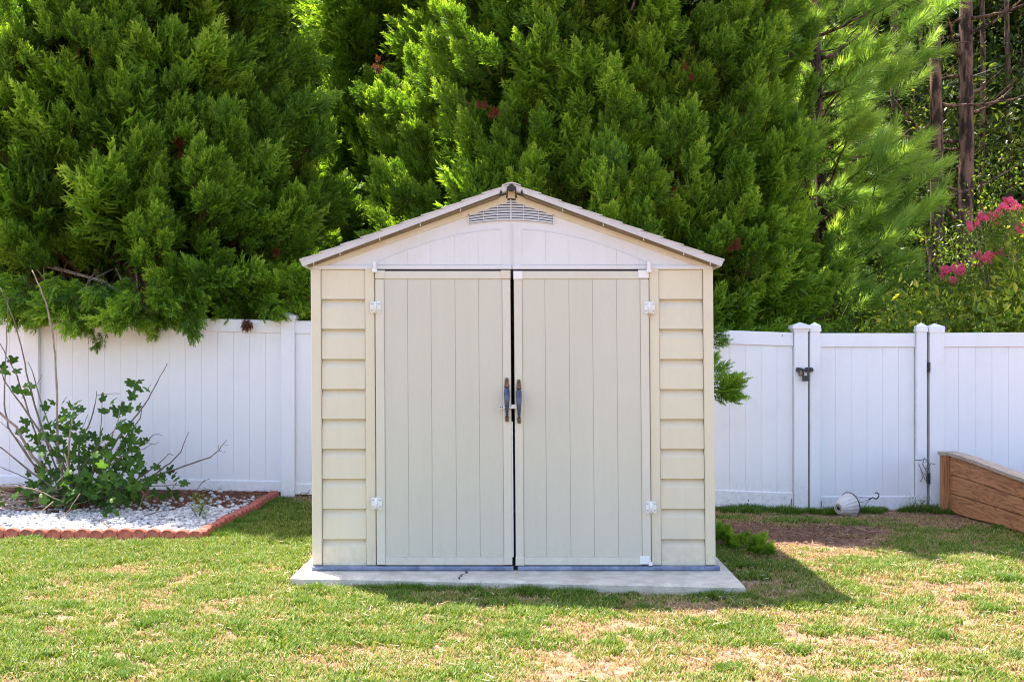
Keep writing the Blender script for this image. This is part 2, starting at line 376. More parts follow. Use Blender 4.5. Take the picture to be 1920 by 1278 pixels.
def raw_mesh(name, V, T, mat, tint=None):
    me = bpy.data.meshes.new(name)
    V = np.asarray(V, np.float32); T = np.asarray(T, np.int32)
    me.vertices.add(len(V)); me.vertices.foreach_set('co', V.ravel())
    me.loops.add(T.size); me.loops.foreach_set('vertex_index', T.ravel())
    me.polygons.add(len(T)); me.polygons.foreach_set('loop_start', np.arange(0, T.size, 3, dtype=np.int32))
    me.update(calc_edges=True); me.materials.append(mat)
    if tint is not None:
        a = me.attributes.new('tint', 'FLOAT', 'POINT'); a.data.foreach_set('value', np.asarray(tint, np.float32))
    return me

def orient(d, roll=None):
    """euler that takes +Z to d, with a roll"""
    d = Vector(d).normalized()
    up = Vector((0, 0, 1)) if abs(d.z) < 0.98 else Vector((0, 1, 0))
    x = up.cross(d).normalized(); y = d.cross(x)
    m = Matrix((x, y, d)).transposed()
    if roll is None: roll = random.uniform(-math.pi, math.pi)
    return tuple((m @ Matrix.Rotation(roll, 3, 'Z')).to_euler())

# ------------------------------------------------------------------ foliage templates (numpy)
def basis(d):
    d = d / np.linalg.norm(d, axis=-1, keepdims=True)
    ref = np.where(np.abs(d[..., 2:3]) < 0.95, np.array([0, 0, 1.0]), np.array([1.0, 0, 0]))
    x = np.cross(ref, d); x /= np.linalg.norm(x, axis=-1, keepdims=True)
    return x, np.cross(d, x), d

class Tri:
    def __init__(s): s.V = []; s.T = []; s.t = []; s.n = 0
    def tris(s, A, B, Cc, tint):
        k = len(A); V = np.stack([A, B, Cc], 1).reshape(-1, 3)
        s.V.append(V); s.T.append(np.arange(3 * k).reshape(-1, 3) + s.n); s.n += 3 * k
        s.t.append(np.repeat(np.broadcast_to(tint, (k,)), 3))
    def blades(s, base, d, length, width, side, tint):
        """thin triangles from base along d"""
        w = side * (width[:, None] if hasattr(width, 'shape') and np.ndim(width) else width) * 0.5
        L_ = length[:, None] if np.ndim(length) else length
        s.tris(base - w, base + w, base + d * L_, tint)
    def leaves(s, base, d, length, width, side, tint, droop=0.15):
        """rhombic leaf: 2 folded halves"""
        L_ = length[:, None]; w = side * width[:, None] * 0.5
        nrm = np.cross(d, side)
        mid = base + d * L_ * 0.45 + nrm * L_ * 0.05; tip = base + d * L_ - nrm * L_ * droop
        s.tris(base, mid + w, tip, tint); s.tris(base, tip, mid - w, tint)
    def out(s): return np.concatenate(s.V), np.concatenate(s.T), np.concatenate(s.t)

def rand_unit(n):
    v = rng.normal(size=(n, 3)); return v / np.linalg.norm(v, axis=1, keepdims=True)

def cypress_plume(T, origin, axis, length, n_sprays, tint0, plane):
    """feathery spray: side sprays in a loose plane round a stem, each with small scale leaves"""
    x, y, d = basis(axis[None, :]); x, y, d = x[0], y[0], d[0]
    sidev = x * math.cos(plane) + y * math.sin(plane); nv = np.cross(d, sidev)
    for i in range(n_sprays):
        t = 0.05 + 0.95 * (i + rng.random() * 0.5) / n_sprays
        sgn = 1 if i % 2 else -1
        p = origin + d * length * t + nv * 0.012 * rng.normal()
        l = length * (0.42 * (1 - t) ** 0.8 + 0.13) * rng.uniform(0.75, 1.2)
        ang = rng.uniform(0.45, 0.8) * (1 - 0.45 * t)
        sd = d * math.cos(ang) + (sidev * sgn * rng.uniform(.75, 1) + nv * rng.normal() * 0.5) * math.sin(ang)
        sd /= np.linalg.norm(sd)
        if i == n_sprays - 1: sd = d; l = length * 0.2
        m = 5 if i % 2 else 4
        tt = (np.arange(m) + 0.3) / m
        b = p + sd * (l * tt)[:, None]
        sg = np.where(np.arange(m) % 2 == 0, 1, -1)[:, None]
        s2 = np.cross(sd, nv + rng.normal(size=3) * 0.3); s2 /= np.linalg.norm(s2)
        ld = sd * 0.85 + s2 * sg * 0.62 + rng.normal(size=(m, 3)) * 0.12; ld /= np.linalg.norm(ld, axis=1, keepdims=True)
        ll = l * (0.72 - 0.22 * tt) * rng.uniform(.8, 1.2, m)
        wd = np.cross(ld, nv + rng.normal(size=(m, 3)) * 0.6); wd /= np.linalg.norm(wd, axis=1, keepdims=True)
        T.blades(b, ld, ll, 0.012 + 0.22 * ll, wd, tint0 + 0.22 * t + 0.25 * tt + rng.normal(size=m) * 0.05)  # tint rises towards the tips, painting sunlit ends into the colour
        # spray stem itself
        T.blades(p[None], sd[None], np.array([l]), 0.010, s2[None], np.array([tint0 + 0.1]))

def cypress_bough(seed, L_=0.85, nplume=15, tint=0.3, spread=1.0, droop=0.0):
    global rng
    keep = rng; rng = np.random.default_rng(seed)
    T = Tri()
    for i in range(nplume):
        t = (i + rng.random()) / nplume
        az = i * 2.4 + rng.normal() * 0.3
        r = np.array([math.cos(az), math.sin(az), 0.0])
        ang = (0.75 - 0.5 * t) * spread
        ax = np.array([0, 0, 1.0]) * math.cos(ang) + r * math.sin(ang)
        bend = np.array([0.10 * math.sin(seed), 0.10 * math.cos(seed), 0]) * t * t
        o = np.array([0, 0, 1.0]) * L_ * (0.10 + 0.62 * t) + bend + r * 0.03
        cypress_plume(T, o, ax, (0.46 - 0.14 * t) * rng.uniform(0.8, 1.15), 10, tint + 0.12 * t + rng.normal() * 0.05, rng.uniform(0, 3.14))
    cypress_plume(T, np.array([0, 0, L_ * 0.68]), np.array([0.05, 0.03, 1.0]), 0.40, 12, tint + 0.2, rng.uniform(0, 3.14))
    # woody stem (two crossed blades)
    for k in range(3):
        a = k * 2.1
        sd = np.array([[math.cos(a), math.sin(a), 0.0]])
        T.blades(np.array([[0, 0, -0.35]]), np.array([[0, 0, 1.0]]), np.array([L_ * 0.8 + 0.35]), 0.022, sd, np.array([-0.1]))
    rng = keep
    return T.out()

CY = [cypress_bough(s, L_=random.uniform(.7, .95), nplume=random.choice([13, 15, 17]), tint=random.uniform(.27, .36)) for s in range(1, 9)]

def leafy_twig(seed, n=26, ll=0.07, lw=0.03, spread=0.30, length=0.5, tint=0.5, tv=0.18):
    g = np.random.default_rng(seed); T = Tri()
    t = g.random(n); az = g.random(n) * 6.283
    r = np.stack([np.cos(az), np.sin(az), np.zeros(n)], 1)
    base = np.array([0, 0, 1.0]) * (t * length)[:, None] + r * (spread * (g.random(n) ** .7) * (1 - .5 * t))[:, None]
    d = r * 0.8 + np.array([0, 0, 1.0]) * g.uniform(-.3, .8, n)[:, None] + g.normal(size=(n, 3)) * .3
    d /= np.linalg.norm(d, axis=1, keepdims=True)
    sd = np.cross(d, g.normal(size=(n, 3)) * .5 + np.array([0, 0, 1.0])); sd /= np.linalg.norm(sd, axis=1, keepdims=True)
    T.leaves(base, d, ll * g.uniform(.7, 1.3, n), lw * g.uniform(.8, 1.2, n), sd, tint + g.normal(size=n) * tv)
    # twigs
    m = 4; az = g.random(m) * 6.283
    dd = np.stack([np.cos(az) * .5, np.sin(az) * .5, np.ones(m)], 1); dd /= np.linalg.norm(dd, axis=1, keepdims=True)
    T.blades(np.zeros((m, 3)), dd, np.full(m, length * 1.0), 0.01, np.cross(dd, rand_unit(m)), np.full(m, -.1))
    return T.out()
BL = [leafy_twig(s, 30, .075, .034, .3, .5, .45) for s in range(20, 25)]        # ordinary broad leaves
BL_BIG = [leafy_twig(s, 26, .13, .05, .28, .5, .72, .15) for s in range(30, 34)]    # long bright leaves
FAR = [leafy_twig(s, 70, .16, .10, .75, 1.2, .35, .2) for s in range(40, 45)]       # big far clumps

def pine_tuft(seed, L_=0.40, n=250, nl=0.175):
    g = np.random.default_rng(seed); T = Tri()
    t = g.random(n) ** 0.8; az = g.random(n) * 6.283
    r = np.stack([np.cos(az), np.sin(az), np.zeros(n)], 1)
    ang = 1.05 - 0.75 * t + g.normal(size=n) * .12
    d = r * np.sin(ang)[:, None] + np.array([0, 0, 1.0]) * np.cos(ang)[:, None]
    d += g.normal(size=(n, 3)) * .06; d /= np.linalg.norm(d, axis=1, keepdims=True)
    base = np.array([0, 0, 1.0]) * (t * L_)[:, None] + r * .008
    sd = np.cross(d, g.normal(size=(n, 3))); sd /= np.linalg.norm(sd, axis=1, keepdims=True)
    T.blades(base, d, nl * g.uniform(.75, 1.15, n), np.full(n, .0075), sd, .45 + .35 * t + g.normal(size=n) * .1)
    for k in range(3):
        a = k * 1.05
        T.blades(np.array([[0, 0, -.3]]), np.array([[0, 0, 1.0]]), np.array([L_ + .3]), .016, np.array([[math.cos(a), math.sin(a), 0.]]), np.array([-.3]))
    return T.out()
PT = [pine_tuft(s) for s in range(50, 54)]

# ------------------------------------------------------------------ trees
def cypress_tree(name_label, base, height, prof, n, lump_seed, zmin=0.9, face=None, up=0.95, group='tall cypress trees behind the fence'):
    bx, by = base; b0 = gz(bx, by)
    root = empty('cypress_tree', (bx, by, b0), name_label, 'tree', group)
    MB().tube([(bx, by, b0 - .1), (bx + .03, by, b0 + 1.2), (bx - .04, by + .03, b0 + height * .5), (bx, by, b0 + height * .96)], [.20, .17, .10, .015], 9, .06).build('trunk', M['bark'], root, True)
    pts, rots, scl = [], [], []; limbs = MB()
    zs = np.linspace(zmin, height - .3, 60); w = np.array([prof(z) for z in zs]) + .15
    cdf = np.cumsum(w); cdf /= cdf[-1]
    nl = int(n / 2.5)
    for i in range(nl):
        z = float(np.interp(random.random(), cdf, zs)); az = random.uniform(-math.pi, math.pi)
        if math.sin(az) > 0.35 and random.random() < 0.45: continue      # more lobes on the side of the yard
        lump = 1 + 0.26 * noise.noise(Vector((math.cos(az) * 1.9 + lump_seed, math.sin(az) * 1.9, z * 0.8)))
        rr = prof(z) * lump
        f = random.uniform(.88, 1.13) if random.random() < .72 else random.uniform(.68, .88)
        rad = Vector((math.cos(az), math.sin(az), 0))
        p0 = Vector((bx, by, b0 + z)) + rad * max(0.0, rr * f - .60)
        if p0.y < 4.35 and p0.z < 1.9: continue                          # kept clear of the yard side of the fence
        u = up + random.uniform(-.15, .55)
        if z < 1.75: u = random.uniform(-.45, .25)
        elif z < 2.4: u = random.uniform(.2, .9)
        axis = (rad * random.uniform(.25, .75) + Vector((random.gauss(0, .15), random.gauss(0, .15), u))).normalized()
        L_ = random.uniform(.28, .62); big = random.uniform(.8, 1.2)
        for k in range(8):                                               # a flame-shaped lobe of boughs
            t = k / 7
            off = Vector((random.gauss(0, 1), random.gauss(0, 1), random.gauss(0, .6))); off -= axis * off.dot(axis)
            if off.length > 1.6: off *= 1.6 / off.length
            off *= .105 * big * (1.2 - t)
            p = p0 + axis * L_ * t + off
            d = axis + off * 2.2 + Vector((random.gauss(0, .10), random.gauss(0, .10), random.gauss(.05, .1)))
            pts.append(p); rots.append(orient(d)); scl.append(random.uniform(.31, .49) * big * (1 - .15 * t))
        if i % 12 == 0:
            q = Vector((bx, by, p0.z - .45 * rr)); limbs.tube([q, q.lerp(p0, .5) + Vector((0, 0, .05)), p0], [.03, .02, .009], 5, .1)
    for i in range(int(n * .30)):                                        # inner fill
        z = float(np.interp(random.random(), cdf, zs)); az = random.uniform(-math.pi, math.pi); rr = prof(z) * random.uniform(.45, .80)
        rad = Vector((math.cos(az), math.sin(az), 0))
        pts.append(Vector((bx, by, b0 + z)) + rad * max(0, rr - .3)); rots.append(orient(rad * .7 + Vector((random.gauss(0, .3), random.gauss(0, .3), .7)))); scl.append(random.uniform(.8, 1.2))
    ok = [i for i, p in enumerate(pts) if not (p.y < 4.8 and p.z < 2.0)]       # nothing pokes through the fence
    pts, rots, scl = [pts[i] for i in ok], [rots[i] for i in ok], [scl[i] for i in ok]
    limbs.build('limbs', M['bark'], root, True)['kind'] = 'stuff'
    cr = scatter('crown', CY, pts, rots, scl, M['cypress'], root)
    return root

def prof_left(z):      # half width against height
    return float(np.interp(z, [0, .9, 1.5, 2.4, 3.4, 5, 6.5, 8, 9.8], [1.2, 1.7, 2.0, 2.12, 2.04, 1.72, 1.42, 1.0, .05]))
def prof_mid(z):
    return float(np.interp(z, [0, .9, 1.6, 2.6, 4, 5.5, 7, 8.5, 10, 11.7], [1.5, 2.1, 2.3, 2.42, 2.36, 2.32, 2.25, 2.05, 1.3, .05]))
cypress_tree('broad bright green cypress behind the left fence with low sprays hanging over the white rail', (-3.92, 5.55), 9.6, prof_left, 1500, 1.3, zmin=1.25)
cypress_tree('largest dense cypress towering right behind the shed roof', (.93, 6.1), 11.6, prof_mid, 2300, 5.1, zmin=1.1)

def prof_small(z):
    return float(np.interp(z, [0, .6, 1.6, 2.6, 3.4, 4.0], [.6, .9, 1.05, .9, .5, .05]))
cypress_tree('short bushy cypress filling the gap right of the tall cypress beside the pines', (2.45, 6.3), 4.1, prof_small, 330, 8.7, zmin=.8)
def prof_back(z):
    return float(np.interp(z, [0, 1, 3, 5, 8, 10], [.8, 1.1, 1.15, 1.0, .5, .05]))
cypress_tree('shaded dark cypress set back in the gap between the two big cypresses', (-1.5, 7.7), 8.6, prof_back, 480, 2.2, zmin=1.1)
cypress_tree('half hidden cypress beyond the left corner of the yard', (-9.6, 9.6), 8.0, prof_left, 520, 4.4, zmin=1.1)

# rust-coloured dead sprays caught in the cypresses
pts, rots, scl = [], [], []
for px, py, y in ((705, 110, 4.35), (470, 590, 3.75), (905, 180, 4.3), (1290, 128, 4.4), (1375, 465, 4.2), (1080, 430, 4.1), (925, 215, 4.3), (520, 455, 4.4), (1262, 360, 4.2), (335, 270, 4.1)):
    for k in range(2):
        pts.append(at(px + random.uniform(-8, 8), py + 8, y)); rots.append(orient((random.uniform(-.4, .4), -.5, random.choice([1, .4, -.8])))); scl.append(random.uniform(.09, .17))
o = scatter('dead_sprays', CY[:3], pts, rots, scl, M['cypress_dead'])
tag(o, 'rust red dead sprays caught among the cypress boughs', 'dead foliage')

# low sprays reaching past the shed's back corner
root = empty('cypress_branch', tuple(at(1335, 700, 3.2)), 'low dark cypress branch reaching out from behind the right side of the shed', 'branch')
pts, rots, scl = [], [], []
for px, py, y, d, s in ((1322, 742, 3.2, (1, -.1, .42), .44), (1340, 735, 3.15, (1, -.3, .62), .34), (1330, 735, 3.15, (1, -.2, -.10), .36), (1345, 728, 3.1, (.9, -.3, -.35), .24),
                        (1325, 706, 3.3, (1, 0, .55), .28), (1322, 690, 3.3, (.8, 0, .9), .20), (1322, 642, 3.6, (1, 0, .10), .26), (1320, 625, 3.65, (1, 0, .15), .24)):
    pts.append(at(px, py, y)); rots.append(orient(d)); scl.append(s)
scatter('foliage', CY, pts, rots, scl, M['cypress'], root)
MB().tube([at(1130, 500, 5.2), at(1190, 570, 4.1), at(1262, 640, 3.55), at(1310, 722, 3.25), at(1350, 728, 3.2), at(1385, 712, 3.15)], [.03, .022, .018, .013, .009, .004], 6).build('stem', M['twig'], root, True)

# twigs and foliage hanging over the left fence rail
root = empty('overhanging_bough', tuple(at(200, 590, 3.55)), 'drooping cypress bough hanging over the left part of the white fence', 'branch')
pts, rots, scl = [], [], []
for k in range(88):
    px = random.uniform(10, 350); low = np.interp(px, [10, 60, 200, 290, 350], [590, 606, 648, 636, 606])
    py = random.uniform(515, low - 38)
    y = random.uniform(3.35, 3.95)
    d = (random.uniform(-.7, .7) + (.5 if px > 280 else 0) - (.5 if px < 70 else 0), random.uniform(-.6, .0), random.uniform(-.95, .0))
    pts.append(at(px, py, y)); rots.append(orient(d)); scl.append(random.uniform(.28, .46))
for k in range(26):
    px = random.uniform(330, 570); pts.append(at(px, random.uniform(520, 572), random.uniform(3.7, 4.1))); rots.append(orient((random.uniform(-.6, .6), -.3, random.uniform(-.4, .5)))); scl.append(random.uniform(.34, .5))
pts.append(at(352, 585, 3.5)); rots.append(orient((.25, -.2, -1))); scl.append(.36)
scatter('foliage', CY, pts, rots, scl, M['cypress'], root)
mb = MB()
for k in range(9):
    a = at(random.uniform(60, 300), 500, 4.4); b = at(random.uniform(40, 340), random.uniform(575, 610), 3.6)
    mb.tube([a, a.lerp(b, .5) + Vector((0, 0, .08)), b], [.009, .006, .002], 5)
mb.build('twigs', M['twig_pale'], root, True)['kind'] = 'stuff'

# pines
def limb(mb, a, b, r0, r1, sag=.1, n=6):
    a, b = Vector(a), Vector(b); P = []
    for i in range(n + 1):
        t = i / n; p = a.lerp(b, t); p.z -= sag * math.sin(t * math.pi) * (b - a).length
        if 0 < i < n: p += Vector((random.uniform(-1, 1), random.uniform(-1, 1), random.uniform(-1, 1))) * .03 * (b - a).length * .5
        P.append(p)
    mb.tube(P, [r0 + (r1 - r0) * i / n for i in range(n + 1)], 5, .08)
    return P

def young_pine(px, y, label, height, n_t, spread, zlow, extra=()):
    x = (px - 960) * (y - CAM_Y) / F; g = gz(x, y)
    root = empty('pine_tree', (x, y, g), label, 'tree', 'pine trees behind the gate')
    MB().tube([(x, y, g - .1), (x + .05, y, g + height * .4), (x - .05, y, g + height * .75), (x, y, g + height)], [.09, .075, .04, .01], 8, .06).build('trunk', M['bark'], root, True)
    pts, rots, scl = [], [], []; mb = MB()
    nb = int(n_t / 5)
    for i in range(nb):
        z = zlow + (height - zlow) * ((i + random.random()) / nb) ** 0.9; az = i * 2.4 + random.uniform(-.4, .4)
        l = spread * (1 - .62 * (z - zlow) / (height - zlow)) * random.uniform(.65, 1.1)
        tip = Vector((x + math.cos(az) * l, y + math.sin(az) * l, g + z + l * random.uniform(.15, .45)))
        P = limb(mb, (x, y, g + z), tip, .022, .008, .05)
        for k in range(5):
            t = 1 - k * .15; p = Vector((x, y, g + z)).lerp(tip, t) + Vector((random.gauss(0, .10), random.gauss(0, .10), random.gauss(0, .06)))
            d = Vector((math.cos(az), math.sin(az), 0)) * random.uniform(.3, 1.0) + Vector((random.gauss(0, .45), random.gauss(0, .45), random.uniform(.15, 1.0)))
            pts.append(p); rots.append(orient(d)); scl.append(random.uniform(.8, 1.25))
    for qx, qy, yy, rad_, cnt in extra:
        c = at(qx, qy, yy); limb(mb, (x, y, max(g + .5, c.z - .5)), c, .02, .008, .06)
        for k in range(cnt):
            p = c + Vector((random.gauss(0, .36), random.gauss(0, .5), random.gauss(0, .28))) * rad_ / 150
            pts.append(p); rots.append(orient(Vector((random.uniform(.1, 1.0), random.gauss(-.25, .4), random.uniform(.1, .9))))); scl.append(random.uniform(.85, 1.2))
    mb.build('limbs', M['bark'], root, True)['kind'] = 'stuff'
    scatter('crown', PT, pts, rots, scl, M['pine'], root)
young_pine(1535, 7.6, 'young pine with soft long needle plumes just behind the white gate', 7.8, 110, 1.3, 1.0,
    [(1600, 120, 6.8, 60, 6), (1690, 90, 7.0, 55, 7), (1640, 160, 6.8, 60, 7), (1560, 215, 6.4, 55, 6), (1590, 260, 6.3, 45, 6), (1640, 320, 6.6, 60, 7), (1690, 300, 6.9, 45, 5), (1570, 370, 6.8, 60, 7), (1640, 420, 7.0, 60, 7), (1700, 420, 7.0, 40, 5), (1600, 470, 6.8, 70, 8), (1660, 520, 6.8, 50, 6), (1590, 570, 6.6, 60, 9), (1500, 300, 6.6, 40, 4), (1545, 470, 7.0, 50, 5), (1500, 60, 7.4, 60, 6), (1730, 400, 7.2, 20, 3), (1640, 40, 7.6, 60, 6), (1740, 40, 7.8, 50, 5)])
young_pine(1500, 8.9, 'thinner young pine standing behind the right edge of the big cypress', 8.5, 170, 1.35, 2.4)

def tall_pine(px, y, w_px, label, branches, lean=0, low_crown=8.6, forks=True):
    d = y - CAM_Y; x = (px - 960) * d / F; r = w_px * d / F / 2; g = gz(x, y)
    root = empty('pine_tree', (x, y, g), label, 'tree', 'tall bare pine trunks in the wood')
    P = []; rr = []
    for i in range(15):
        t = i / 14; P.append((x + lean * t + .035 * math.sin(t * 9 + px), y + .03 * math.cos(t * 7), g - .1 + 13 * t)); rr.append(r * (1.12 - .75 * t))
    MB().tube(P, rr, 14, .07).build('trunk', M['bark'], root, True)
    for k in range(branches):
        z = 2.6 + (k + random.random()) * (4.2 / max(1, branches)); az = random.uniform(-3.14, 3.14)
        l = random.uniform(.8, 2.0); mb = MB(); b = Vector((x + math.cos(az) * l, y + math.sin(az) * l * .6, g + z + random.uniform(.1, .7)))
        Q = limb(mb, (x, y, g + z), b, .032, .008, .08)
        for q in Q[2:5]:
            mb.tube([q, q + Vector((random.uniform(-.4, .4), random.uniform(-.3, .3), random.uniform(-.1, .35)))], [.010, .003], 4)
        mb.build('branch', M['bark'], root, True)
    pts, rots, scl = [], [], []
    for k in range(46):
        az = random.uniform(-3.14, 3.14); z = random.uniform(low_crown, 13.2); l = random.uniform(.2, 1.9) * (1 - .5 * (z - low_crown) / 8)
        pts.append(Vector((x + math.cos(az) * l, y + math.sin(az) * l, g + z))); rots.append(orient((math.cos(az), math.sin(az), random.uniform(0, 1)))); scl.append(random.uniform(1.2, 1.9))
    scatter('crown', PT, pts, rots, scl, M['pine'], root)
tall_pine(1752, 10.2, 27, 'tall pine with a thick grey brown trunk left of the pair beyond the gate', 7)
tall_pine(1796, 11.0, 32, 'tall pine with a darker reddish trunk and bare limbs, right of the pair', 14, .25)
tall_pine(1890, 14.5, 14, 'slim pine trunk near the right edge of the wood', 3)
tall_pine(1912, 16.5, 13, 'slender pine trunk at the far right edge behind the others', 2, .2)
tall_pine(1686, 15.0, 22, 'dark pine trunk seen through the needles of the young pine', 4, -.2)
tall_pine(1645, 16.0, 13, 'thin dark pine trunk between the young pines', 2)
tall_pine(1480, 13.0, 16, 'thin pine trunk behind the top right of the big cypress', 2)
tall_pine(1838, 13.0, 13, 'narrow dark pine trunk in the shade right of the reddish trunk', 3)
tall_pine(1725, 17.0, 12, 'faint thin pine trunk far back left of the grey brown trunk', 2)
tall_pine(20, 14.0, 22, 'dark pine trunk beyond the left cypress', 3)

# understory shrubs and the wood behind (nobody could count it)
def cloud(name, templates, n, box, mat, smin, smax, label, cat='woodland', keep=None, up=.8):
    pts, rots, scl = [], [], []
    while len(pts) < n:
        p = Vector((random.uniform(*box[0]), random.uniform(*box[1]), random.uniform(*box[2])))
        if keep and not keep(p): continue
        pts.append(p); rots.append(orient((random.gauss(0, .7), random.gauss(-.2, .6), random.uniform(-.2, 1) + up - .5))); scl.append(random.uniform(smin, smax))
    o = scatter(name, templates, pts, rots, scl, mat); return tag(o, label, cat)
def woodtop(p): return noise.noise(Vector((p.x * .5, p.y * .5, p.z * .6))) > -.22
cloud('woodland_foliage', BL, 2100, ((2.5, 13), (11.6, 17), (0, 6.8)), M['woods_dimmed'], 1.0, 2.0, 'small leaved understory filling the wood behind the pines', keep=woodtop)
cloud('far_woodland', FAR, 3600, ((-26, 30), (18, 27), (-.5, 13)), M['woods_dimmed'], 1.3, 2.1, 'far wood closing the view between the trunks')
cloud('far_canopy', FAR, 900, ((6, 26), (20, 28), (2, 15)), M['woods_dimmed'], 1.3, 2.1, 'tall far canopy filling the view at the upper right')
cloud('woodland_edge', FAR, 800, ((-14, 3), (10.5, 15), (-.2, 9)), M['woods_dimmed'], .9, 1.4, 'dark wood behind the cypresses')
cloud('fern_brush', BL, 260, ((4.5, 10), (9.2, 11.6), (0, 2.4)), M['broad'], .8, 1.3, 'small leaved brush round the feet of the tall pines', keep=woodtop)
cloud('low_brush', BL, 420, ((2.2, 9), (4.7, 8.5), (-.1, 1.6)), M['broad'], .8, 1.2, 'low brush growing along the far side of the white fence')

def shrub(label, base, spread, height, n, templates, mat, tint=1, group=None, smin=.6, smax=1.0, name='broadleaf_shrub'):
    bx, by = base; g = gz(bx, by)
    root = empty(name, (bx, by, g), label, 'shrub', group)
    mb = MB(); pts, rots, scl = [], [], []
    for i in range(n):
        az = random.uniform(-3.14, 3.14); r = spread * math.sqrt(random.random()); z = height * random.uniform(.35, 1.0) * (1 - .35 * (r / spread) ** 2)
        p = Vector((bx + math.cos(az) * r, by + math.sin(az) * r * .7, g + z)); pts.append(p)
        rots.append(orient((math.cos(az) * .7, math.sin(az) * .7 - .2, random.uniform(.1, 1.1)))); scl.append(random.uniform(smin, smax))
        if i % 6 == 0: mb.tube([(bx, by, g), Vector((bx, by, g)).lerp(p, .5) + Vector((0, 0, .15)), p], [.02, .012, .005], 5)
    mb.build('stems', M['twig'], root, True)['kind'] = 'stuff'
    scatter('foliage', templates, pts, rots, scl, mat, root)
    return root
shrub('leafy shrub with yellow tipped leaves under the pink crape myrtle blossom', (6.1, 6.5), .75, 3.0, 150, BL_BIG, M['broad'])
shrub('yellow green broadleaf shrub above the gate hinge post', (4.75, 5.7), .85, 2.05, 130, BL_BIG, M['broad'])
shrub('tall bright leafy shrub at the right edge behind the fence', (5.9, 6.0), .8, 2.55, 150, BL_BIG, M['broad'])
shrub('small leaved green shrub at the foot of the tall pines', (5.2, 7.8), .9, 2.9, 150, BL, M['broad'])
shrub('dark shaded bush behind the gate', (3.4, 6.2), .9, 1.9, 120, BL, M['broad'])
shrub('tall leafy sapling behind the crape myrtle', (6.9, 9.0), 1.0, 4.2, 170, BL, M['broad'])

# crape myrtle with pink blossom
bx, by = 5.75, 6.6; g = gz(bx, by)
root = empty('crape_myrtle', (bx, by, g), 'crape myrtle with bright pink flower heads at the right behind the fence', 'tree')
heads = [(1780, 515, 26), (1772, 508, 14), (1790, 509, 12), (1835, 486, 17), (1850, 482, 18), (1865, 480, 14), (1880, 477, 8), (1818, 424, 13), (1838, 411, 16), (1830, 420, 10), (1862, 402, 16), (1876, 395, 16), (1893, 382, 20), (1905, 388, 12), (1882, 388, 12), (1908, 432, 14), (1915, 425, 12), (1848, 408, 10)]
for s in range(3):
    pass
mb = MB()
def petal_cluster(seed):
    g_ = np.random.default_rng(seed); n = 190; T = Tri(); d = g_.normal(size=(n, 3)); d /= np.linalg.norm(d, axis=1, keepdims=True)
    sd = np.cross(d, g_.normal(size=(n, 3))); sd /= np.linalg.norm(sd, axis=1, keepdims=True)
    T.leaves(d * g_.uniform(.35, 1, n)[:, None], g_.normal(size=(n, 3)) * .3 + d * .5, np.full(n, .34), np.full(n, .30), sd, g_.random(n)); return T.out()
PC = [petal_cluster(k) for k in range(3)]
fl_p, fl_r, fl_s, lf_p, lf_r, lf_s = [], [], [], [], [], []
for px, py, w in heads:
    p = at(px, py, 6.2 + random.uniform(-.2, .2))
    for k in range(9):
        fl_p.append(p + Vector((random.gauss(0, .6), random.gauss(0, .6), random.gauss(0, .45))) * w * .0045); fl_r.append(orient(rand_unit(1)[0])); fl_s.append(.0035 + w * .0016 * random.uniform(.5, 1.2))
    for k in range(9):
        lf_p.append(p + Vector((random.uniform(-.1, .25), random.uniform(-.2, .3), random.uniform(-.3, -.1)))); lf_r.append(orient((random.uniform(-.8, .8), -.2, .25))); lf_s.append(random.uniform(.28, .48))
    b = Vector((bx + random.uniform(-.1, .1), by, g + random.uniform(1, 1.6)))
    limb(mb, b, p - Vector((0, 0, .06)), .008, .003, .08)
mb.tube([(bx, by, g - .05), (bx + .03, by, g + .8), (bx, by, g + 1.6)], [.045, .035, .025], 7, .05)
mb.build('branches', M['twig_pale'], root, True)['kind'] = 'stuff'
scatter('leaves', BL, lf_p, lf_r, lf_s, M['broad'], root)
scatter('flowers', PC, fl_p, fl_r, fl_s, M['pink'], root)

# ------------------------------------------------------------------ white vinyl fence and gate
FY = 3.8                                   # front face of the boards
def fx(px): return (px - 960) / 204.8
def fz(py): return CAM_Z + (680 - py) / 204.8
def plank_mesh(mb, x0, x1, z0t, z1t, zb, y, tongue=True):
    """board with chamfered long edges and a tongue behind the joint; top follows z0t..z1t"""
    c = .002; g_ = .0004; a, b = x0 + g_, x1 - g_
    prof = [(a, y + .022), (a, y + c), (a + c, y), (b - c, y), (b, y + c), (b, y + .022)]
    n = len(prof); zt = lambda x: z0t + (z1t - z0t) * (x - x0) / (x1 - x0)
    vs = [(p[0], p[1], zb) for p in prof] + [(p[0], p[1], zt(p[0])) for p in prof]
    mb.add(vs, [tuple(range(n)), tuple(range(2 * n - 1, n - 1, -1))] + [(i, (i + 1) % n, (i + 1) % n + n, i + n) for i in range(n)])
    if tongue: mb.box(b - .01, b + .012, y + .0225, y + .030, zb + .002, min(z0t, z1t) - .002)
    return mb

